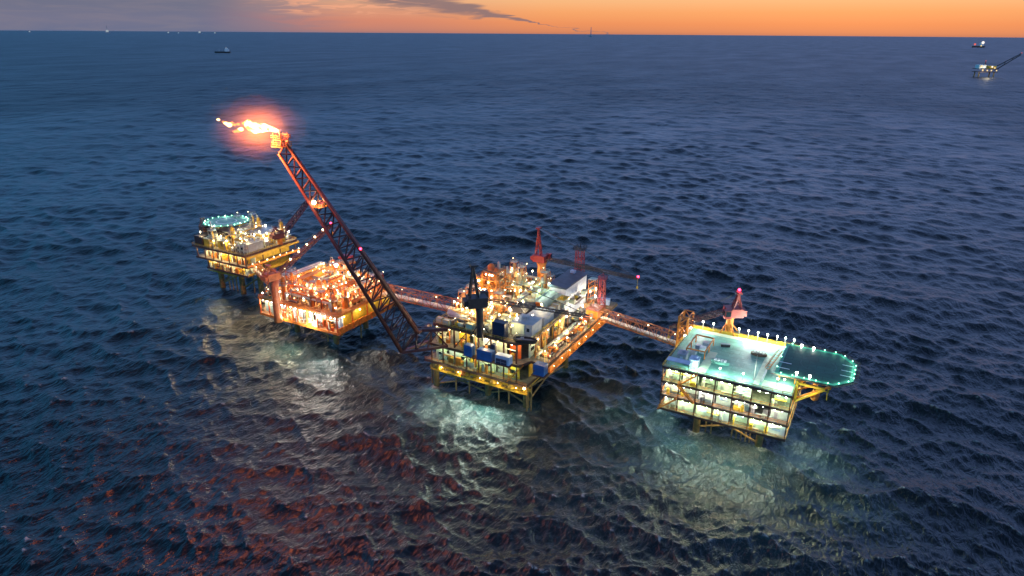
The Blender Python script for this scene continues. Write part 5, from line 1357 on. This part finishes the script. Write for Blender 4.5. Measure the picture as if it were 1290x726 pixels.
# ======================= flare boom
def flare():
    low0 = Vector((-151.2, 186.1, 20)); hi0 = Vector((-147.7, 191.5, 28)); axis_tip = Vector((-177.8, 161.2, 101.0))
    h = Vector((-1, -1, 0)).normalized(); s = Vector((-h.y, h.x, 0))
    axis_tip -= (axis_tip - (low0 + hi0) / 2)  .normalized() * 2.7
    sep = hi0 - low0
    t = thing('flare_boom', 'tall dark red lattice flare boom leaning out from the main platform', 'flare boom', tuple((low0 + hi0) / 2)); off = tuple((low0 + hi0) / 2)
    u = sep.normalized()
    lo1 = axis_tip - u * 2.2; hi1 = axis_tip + u * 2.0
    A = [low0 - s * .2, hi0 + s * 2.6, hi0 - s * 2.6]; B = [lo1, hi1 + s * 1.2, hi1 - s * 1.2]
    for a, b, nm in zip(A, B, ('chord', 'chord', 'chord')):
        m = MB(off); m.tube(a, b, .85, 10, .5); m.build(nm, M['maroon'], t, True)
    m = MB(off); n = 18
    for k in range(n + 1):
        f = k / n; P = [A[i].lerp(B[i], f) for i in range(3)]
        for i in range(3): m.tube(P[i], P[(i + 1) % 3], .26, 6)
        if k < n:
            Q = [A[i].lerp(B[i], (k + 1) / n) for i in range(3)]
            for i in range(3):
                j = (i + 1) % 3
                if k % 2: m.tube(P[i], Q[j], .26, 6)
                else: m.tube(P[j], Q[i], .26, 6)
    m.build('lacing', M['maroon'], t)
    for q in (-.8, .8):
        m = MB(off); m.tube(A[1].lerp(A[2], .5) + s * q - u * .5, B[1].lerp(B[2], .5) + s * q * .6 - u * .5 + (axis_tip - off_v(off)).normalized() * 3, .34, 8); m.build('gas_pipe', M['maroon'], t)
    # base frame out from the platform corner
    m = MB(off)
    c_hi = Vector((-138.7, 199.0, 27.2)); c_lo = Vector((-138.7, 199.0, 20.2)); c2hi = Vector((-147.6, 199.4, 27.4)); c2lo = Vector((-147.6, 199.4, 20.2))
    for p, q in ((hi0, c_hi), (low0, low0 + (c_lo - low0) * .35), (low0 + (c_lo - low0) * .35, c_lo), (hi0 - s * 2.6, c_hi), (hi0 + s * 2.6, c2hi), (low0, c2lo), (hi0, low0), (A[1], A[2])): m.beam(p, q, 1.05)
    mid_hi = hi0.lerp(c_hi, .5); mid_lo = low0.lerp(c_lo, .55)
    for p, q in ((mid_hi, mid_lo), (mid_hi, c_lo), (hi0, low0.lerp(c_lo, .3)), (low0.lerp(c_lo, .3), mid_hi), (hi0 + s * 2.6, low0)): m.beam(p, q, .5)
    m.build('base_frame', M['maroon'], t)
    # tip platform
    ad = (axis_tip - (low0 + hi0) / 2).normalized(); tp = axis_tip + ad * .6
    m = MB(off); m.cbox(tp.x, tp.y, tp.z, 4.6, 4.6, .35); m.cbox(tp.x, tp.y, tp.z + 2.2, 3.6, 3.6, .3)
    for x in (-1.6, 1.6):
        for y in (-1.6, 1.6): m.beam((tp.x + x, tp.y + y, tp.z), (tp.x + x, tp.y + y, tp.z + 4.4), .25)
    c4 = [(tp.x - 2.2, tp.y - 2.2, tp.z + .3), (tp.x + 2.2, tp.y - 2.2, tp.z + .3), (tp.x + 2.2, tp.y + 2.2, tp.z + .3), (tp.x - 2.2, tp.y + 2.2, tp.z + .3)]
    m.rail(c4, 1.3, True, 1.5, .16); m.rail([(x, y, z + 2.2) for x, y, z in c4], 1.3, True, 1.5, .16); m.build('tip_platform', M['orange'], t)
    for q in (-.8, .8):
        m = MB(off); c = tp + s * q; m.lathe(tuple(c), (0, 0, 1), [(0, .35), (4.2, .35), (4.4, .55), (5.4, .6)], 10); m.build('flare_tip', M['steel'], t, True)
    # rest platform with lamp part way up
    p = A[0].lerp(B[0], .735); q = p + u * 3.0
    m = MB(off); m.cbox(q.x, q.y, q.z - .6, 4.4, 4.4, .25); m.rail([(q.x - 2.1, q.y - 2.1, q.z - .4), (q.x + 2.1, q.y - 2.1, q.z - .4), (q.x + 2.1, q.y + 2.1, q.z - .4), (q.x - 2.1, q.y + 2.1, q.z - .4)], 1.2, True, 1.5, .14); m.build('rest_platform', M['orange'], t)
    m = MB(off); lp = q + Vector((-.4, -2.4, 1.3)); m.ball(tuple(lp), .75, 9, 6); m.build('flood_lamp', G['sodium'], t); lamp_light(tuple(lp + Vector((0, -1.4, .3))), 900, SOD, .5); lamp_light(tuple(q + Vector((0, 0, 1.5))), 900, SOD, .5)
    for f in (.47, .62):
        c = A[1].lerp(B[1], f) + s * .8 + Vector((0, 0, .9))
        if f == .47: m = MB(off); m.ball(tuple(c), .45, 8, 5); m.build('warning_lamp', G['red'], t)
    # flame, carried left by the wind
    fd = Vector((-math.cos(TH), -math.sin(TH), .10)).normalized(); fp = tp + Vector((0, 0, 4.9))
    flame_mat = flame_material()
    ft = thing('flare_flame', 'white hot flare flame streaming sideways from the boom tip', 'flame', tuple(fp))
    m = MB(fp); r_ = random.Random(2); prof = []
    L = 12.5; nS = 22
    vs = []; fs = []; n = 14; side = Vector((-fd.y, fd.x, 0)).normalized(); uu = fd.cross(side) * -1
    if uu.z < 0: uu = -uu
    for k in range(nS + 1):
        f = k / nS; rad = 1.5 * (math.sin(PI * min(1, f * .62 + .02)) ** .8) * (1 if f < .86 else max(.12, (1 - f) / .14))
        ctr = fp + fd * (f * L) + uu * (1.2 * f + .3 * math.sin(7 * f)) + side * (.4 * math.sin(5 * f))
        for i in range(n):
            a = 2 * PI * i / n; rr = rad * (1 + .22 * math.sin(3 * a + 9 * f) + .16 * math.sin(5 * a - 17 * f) + r_.uniform(-.08, .08))
            vs.append(tuple(ctr + side * (rr * math.cos(a)) + uu * (rr * 1.0 * math.sin(a))))
    for k in range(nS):
        for i in range(n): fs.append((k * n + i, (k + 1) * n + i, (k + 1) * n + (i + 1) % n, k * n + (i + 1) % n))
    fs.append(tuple(range(n))); fs.append(tuple(range((nS + 1) * n - 1, nS * n - 1, -1)))
    m.add(vs, fs); m.build('main_tongue', flame_mat, ft, True)
    for dx, dz, r, mm in ((12.8, -.6, .7, 'h'), (13.8, -1.3, .6, 'o'), (14.8, -1.6, .45, 'o'), (13.6, .9, .5, 'o'), (14.9, .6, .45, 'o'), (15.6, 1.2, .35, 'o'), (16.6, .4, .8, 'h'), (17.6, .8, .55, 'h'), (18.4, 1.2, .3, 'o'), (20.0, 1.7, .42, 'h')):
        c = fp + fd * dx + uu * dz; m = MB(fp)
        m.lathe(tuple(c - fd * r * 1.3), tuple(fd), [(0, .1), (r * .5, r * .75), (r * 1.2, r * .95), (r * 1.9, r * .6), (r * 2.7, .08)], 9); m.build('flame_wisp', G['flame_h'] if mm == 'h' else G['flame_o'], ft, True)
    for k, (f, e) in enumerate(((7, .3), (8, .3), (13, .4))):
        lamp_light(tuple(fp + fd * f - uu * (-4.2 if f == 8 else 4.0)), FLARE * e, (1, .20, .045), 3.0)
    lamp_light(tuple(tp + Vector((-2.8, -2.8, 4.0))), 2500, (1, .42, .12), .5)
    # haze volume added round the flame to imitate camera bloom
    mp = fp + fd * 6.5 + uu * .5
    sm = thing_mesh_sphere('flare_halo', mp, (24, 24, 17))
    sm.location = mp; sm['kind'] = 'stuff'; sm['label'] = 'soft orange halo added round the flare flame as imitated bloom'
def off_v(o): return Vector(o)
def flame_material():
    m = bpy.data.materials.new('flame'); m.use_nodes = True; nt = m.node_tree; nt.nodes.clear(); L = nt.links
    tc = nn(nt, 'ShaderNodeTexCoord'); nz = nn(nt, 'ShaderNodeTexNoise'); nz.inputs['Scale'].default_value = .55; nz.inputs['Detail'].default_value = 5; nz.inputs['Distortion'].default_value = 1.2; L.new(tc.outputs['Object'], nz.inputs['Vector'])
    ln = nn(nt, 'ShaderNodeVectorMath', operation='LENGTH'); L.new(tc.outputs['Object'], ln.inputs[0])
    ad = nn(nt, 'ShaderNodeMath', operation='MULTIPLY_ADD'); L.new(ln.outputs['Value'], ad.inputs[0]); ad.inputs[1].default_value = -.012; L.new(nz.outputs['Fac'], ad.inputs[2])
    r = nn(nt, 'ShaderNodeValToRGB'); r.color_ramp.elements[0].position = .26; r.color_ramp.elements[0].color = (.9, .26, .06, 1); r.color_ramp.elements[1].position = .46; r.color_ramp.elements[1].color = (1, .90, .66, 1)
    x = r.color_ramp.elements.new(.36); x.color = (1, .55, .18, 1)
    L.new(ad.outputs[0], r.inputs['Fac'])
    e = nn(nt, 'ShaderNodeEmission'); e.inputs['Strength'].default_value = 2.6; L.new(r.outputs[0], e.inputs['Color'])
    o = nn(nt, 'ShaderNodeOutputMaterial'); L.new(e.outputs[0], o.inputs['Surface']); return m
G['flame_h'] = glow('flame_wisp_hot', (1, .62, .25), 5); G['flame_o'] = glow('flame_wisp_orange', (1, .30, .10), 2.2)
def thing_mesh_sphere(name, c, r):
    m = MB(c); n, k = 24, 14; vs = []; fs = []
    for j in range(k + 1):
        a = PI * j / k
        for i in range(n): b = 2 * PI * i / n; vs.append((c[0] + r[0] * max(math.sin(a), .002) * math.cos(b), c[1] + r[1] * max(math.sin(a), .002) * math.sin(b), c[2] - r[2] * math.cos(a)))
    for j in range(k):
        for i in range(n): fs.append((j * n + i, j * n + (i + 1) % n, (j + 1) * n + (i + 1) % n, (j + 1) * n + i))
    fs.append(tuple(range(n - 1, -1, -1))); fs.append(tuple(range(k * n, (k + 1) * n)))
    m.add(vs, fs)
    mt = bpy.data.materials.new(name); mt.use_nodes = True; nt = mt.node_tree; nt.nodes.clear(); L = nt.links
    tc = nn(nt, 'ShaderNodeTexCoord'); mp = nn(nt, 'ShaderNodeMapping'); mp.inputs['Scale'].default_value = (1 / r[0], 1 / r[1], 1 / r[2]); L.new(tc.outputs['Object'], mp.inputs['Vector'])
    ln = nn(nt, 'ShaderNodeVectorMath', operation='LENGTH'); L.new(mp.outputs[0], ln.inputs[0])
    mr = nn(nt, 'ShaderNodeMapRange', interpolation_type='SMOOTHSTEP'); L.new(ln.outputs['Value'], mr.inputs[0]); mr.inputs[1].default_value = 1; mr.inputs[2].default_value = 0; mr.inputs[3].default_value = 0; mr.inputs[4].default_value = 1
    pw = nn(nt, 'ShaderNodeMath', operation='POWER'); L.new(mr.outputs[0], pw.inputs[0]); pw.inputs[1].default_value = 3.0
    ps = nn(nt, 'ShaderNodeMath', operation='MULTIPLY'); L.new(pw.outputs[0], ps.inputs[0]); ps.inputs[1].default_value = HALO_DENSITY; mr = ps
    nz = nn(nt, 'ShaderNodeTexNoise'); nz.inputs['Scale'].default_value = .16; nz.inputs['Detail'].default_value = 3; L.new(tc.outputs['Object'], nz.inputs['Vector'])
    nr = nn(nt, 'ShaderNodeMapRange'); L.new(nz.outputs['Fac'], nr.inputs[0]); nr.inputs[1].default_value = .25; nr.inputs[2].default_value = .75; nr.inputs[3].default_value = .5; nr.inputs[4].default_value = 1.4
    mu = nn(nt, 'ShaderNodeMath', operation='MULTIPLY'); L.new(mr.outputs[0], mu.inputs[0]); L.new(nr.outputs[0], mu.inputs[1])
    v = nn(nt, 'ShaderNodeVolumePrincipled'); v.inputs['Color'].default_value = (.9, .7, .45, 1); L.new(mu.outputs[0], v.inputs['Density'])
    # orange halo glow put into the volume's emission, fading outward
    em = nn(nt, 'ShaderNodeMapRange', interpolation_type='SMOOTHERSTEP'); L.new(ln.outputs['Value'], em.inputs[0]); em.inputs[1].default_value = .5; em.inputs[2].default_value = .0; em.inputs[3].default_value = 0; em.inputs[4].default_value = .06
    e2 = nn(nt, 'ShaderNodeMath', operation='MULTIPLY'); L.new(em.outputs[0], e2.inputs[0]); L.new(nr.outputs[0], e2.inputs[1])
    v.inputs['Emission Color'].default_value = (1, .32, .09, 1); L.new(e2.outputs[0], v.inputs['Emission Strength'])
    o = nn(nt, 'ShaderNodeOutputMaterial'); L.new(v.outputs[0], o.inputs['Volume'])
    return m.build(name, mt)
FLARE = 430000; HALO_DENSITY = .0075
flare()

# ======================= far away
def far_things():
    def hull_ship(label, x, y, rz, L, W, H, lit, name='ship', mast=0):
        t = thing(name, label, 'ship', (x, y, 0), rz)
        out = [(-L / 2, -W / 2), (L * .3, -W / 2), (L / 2, 0), (L * .3, W / 2), (-L / 2, W / 2)]
        m = MB(); m.prism(out, -1, H); m.build('hull', M['dark'], t)
        m = MB(); m.box(-L * .42, -L * .16, -W * .4, W * .4, H, H + H * 1.5); m.box(-L * .36, -L * .2, -W * .3, W * .3, H * 2.5, H * 3.3); m.build('superstructure', M['white'], t)
        m = MB(); m.tube((-L * .26, 0, H * 3.3), (-L * .26, 0, H * 4.6 + mast), W * .06, 6); m.tube((L * .2, 0, H), (L * .2, 0, H * 3), W * .06, 6); m.build('mast', M['steel'], t)
        m = MB(); g = lit
        m.ball((-L * .25, -W * .1, H * 3.0), g, 8, 5); m.build('lamp', GF['white'], t)
        return t
    hull_ship('small dark ship with white lit stern far out on the left', -3850, 3120, PI + TH + .15, 96, 18, 9, 5)
    t = thing('offshore_platform', 'tiny lit platform with thin flare boom far out on the right', 'oil platform', (226, 2985, 0))
    rz = TH
    t.rotation_euler = (0, 0, rz)
    for x, y in ((-26, -12), (26, -12), (-26, 12), (26, 12)): m = MB(); m.tube((x, y, -5), (x, y, 16), 2, 8); m.build('leg', M['legsteel'], t)
    for z in (16, 26): m = MB(); m.box(-34, 34, -18, 18, z, z + 2); m.build('deck', M['brown'], t)
    m = MB(); m.box(-30, -6, -12, 10, 28, 40); m.build('wall', M['white'], t)
    m = MB(); m.box(8, 30, -12, 12, 28, 37); m.build('module', M['yellow'], t)
    m = MB(); m.beam((-4, 0, 28), (-4, 0, 52), 2); m.build('mast', M['red'], t)
    m = MB(); m.beam((34, 0, 22), (112, 0, 74), 3.0, 2.4); m.beam((34, 0, 34), (112, 0, 78), 2.4); m.beam((60, 0, 38), (64, 0, 50), 1.5); m.beam((85, 0, 55), (88, 0, 64), 1.5); m.build('flare_boom', M['dark'], t)
    for x, y, z, g, r in ((-24, -13.5, 36, 'warm', 4), (-14, -13.5, 33, 'white', 4.4), (-20, -19, 23, 'warm', 3.6), (-4, -19, 22, 'warm', 3.2), (14, -13.5, 34, 'white', 3.8), (24, -13, 30, 'warm', 3.6), (28, -19, 22, 'warm', 3), (10, -19, 22, 'warm', 3.2), (-4, 0, 53, 'red', 2), (113, 0, 80, 'red', 2)):
        m = MB(); m.ball((x, y, z), r * .75, 8, 5); m.build('lamp', GF[g], t)
    L4 = bpy.data.lights.new('lamp_light', 'POINT'); L4.energy = 4.0e4; L4.color = (1, .85, .55); L4.shadow_soft_size = 4; lo = bpy.data.objects.new('lamp_light', L4); col.objects.link(lo); lo.location = (226 + 8, 2985 - 42, 22)
    for label, px, py, d, L, g, gk in (('faint lit vessel beyond the tiny far platform on the right', 672, 10434, 0, 150, 17, 'warm'),):
        t = thing('ship', label, 'ship', (px, py, 0), TH)
        m = MB(); m.prism([(-L / 2, -15), (L * .35, -15), (L / 2, 0), (L * .35, 15), (-L / 2, 15)], -1, 18); m.build('hull', M['brown'], t)
        m = MB(); m.box(L * .05, L * .3, -12, 12, 18, 60); m.build('superstructure', M['white'], t)
        m = MB(); m.ball((L * .2, -14, 56), 16, 8, 5); m.build('lamp', GF['white'], t); m = MB(); m.ball((-L * .42, -14, 36), 12, 8, 5); m.build('lamp', GF['red'], t); m = MB(); m.ball((L * .1, -14, 20), 8, 8, 5); m.build('lamp', GF['warm'], t)
    # ships and masts on the horizon line
    for pxx, sz, lab in ((165, .95, 'pale lit ship with a tall mast on the left horizon'), (237, .5, 'faint pale ship on the left horizon, first of a loose row'), (249, .35, 'tiniest pale ship on the left horizon, second of a loose row'), (274, .75, 'bright white ship on the left horizon, above the dark ship'), (292, .45, 'faint white ship on the left horizon, last of a loose row'), (73, .45, 'faint pale ship alone at the far left end of the horizon')):
        d = 30000.0; a = math.atan((pxx - 645) / 860 / 1.0) ; hdg = TH - a
        dd = d / math.cos(a); x, y = -math.sin(hdg) * dd, math.cos(hdg) * dd
        t = thing('ship', lab, 'ship', (x, y, 0), hdg)
        L = 260 * sz; m = MB(); m.prism([(-L / 2, -30), (L * .4, -30), (L / 2, 0), (L * .4, 30), (-L / 2, 30)], -1, 32 * sz); m.build('hull', M['grey'], t)
        m = MB(); m.box(-L * .3, L * .12, -24, 24, 32 * sz, 80 * sz); m.build('superstructure', M['white'], t)
        if sz > .9: m = MB(); m.tube((0, 0, 80 * sz), (0, 0, 300 * sz), 9, 6); m.build('mast', M['steel'], t)
        m = MB(); m.lathe((0, -30, 40 * sz), (0, 0, 1), [(0, 6), (8, 46 * sz), (46 * sz, 60 * sz), (78 * sz, 36 * sz), (90 * sz, 5)], 8); m.build('lamp_cluster', GF['horizon'], t)
    # faint tower on the horizon near the middle
    a = math.atan((736 - 645) / 860); hdg = TH - a; dd = 26000 / math.cos(a); x, y = -math.sin(hdg) * dd, math.cos(hdg) * dd
    t = thing('lattice_mast', 'faint thin tower rising alone from the middle of the horizon', 'tower', (x, y, 0))
    m = MB(); m.box(-60, 60, -40, 40, -2, 40); m.build('base', M['grey'], t)
    m = MB(); m.tube((0, 0, 40), (0, 0, 330), 20, 6, 9); m.build('lattice', M['grey'], t)
GF = dict(white=glow('distant_lamp_white', (1, .9, .8), 1.3), warm=glow('distant_lamp_warm', (1, .72, .32), 1.1), red=glow('distant_lamp_red', (1, .18, .15), .9), horizon=glow('horizon_lamps', (.75, .88, 1), .45))
far_things()
drop_unused()

# ------------------------------------------------------------------ sea last (needs the legs), render settings
build_sea()
sc.view_settings.view_transform = 'Standard'; sc.view_settings.look = 'None'; sc.view_settings.gamma = 1; sc.view_settings.use_curve_mapping = False
sc.view_settings.exposure = 0.0
sc.cycles.use_denoising = True
sc.cycles.max_bounces = 5; sc.cycles.diffuse_bounces = 2; sc.cycles.glossy_bounces = 3; sc.cycles.transmission_bounces = 2; sc.cycles.volume_bounces = 0
sc.cycles.sample_clamp_indirect = 5.0; sc.cycles.sample_clamp_direct = 50.0
sc.cycles.use_light_tree = True; sc.cycles.caustics_reflective = False; sc.cycles.caustics_refractive = False
sc.cycles.pixel_filter_type = 'BLACKMAN_HARRIS'; sc.cycles.filter_width = 1.5
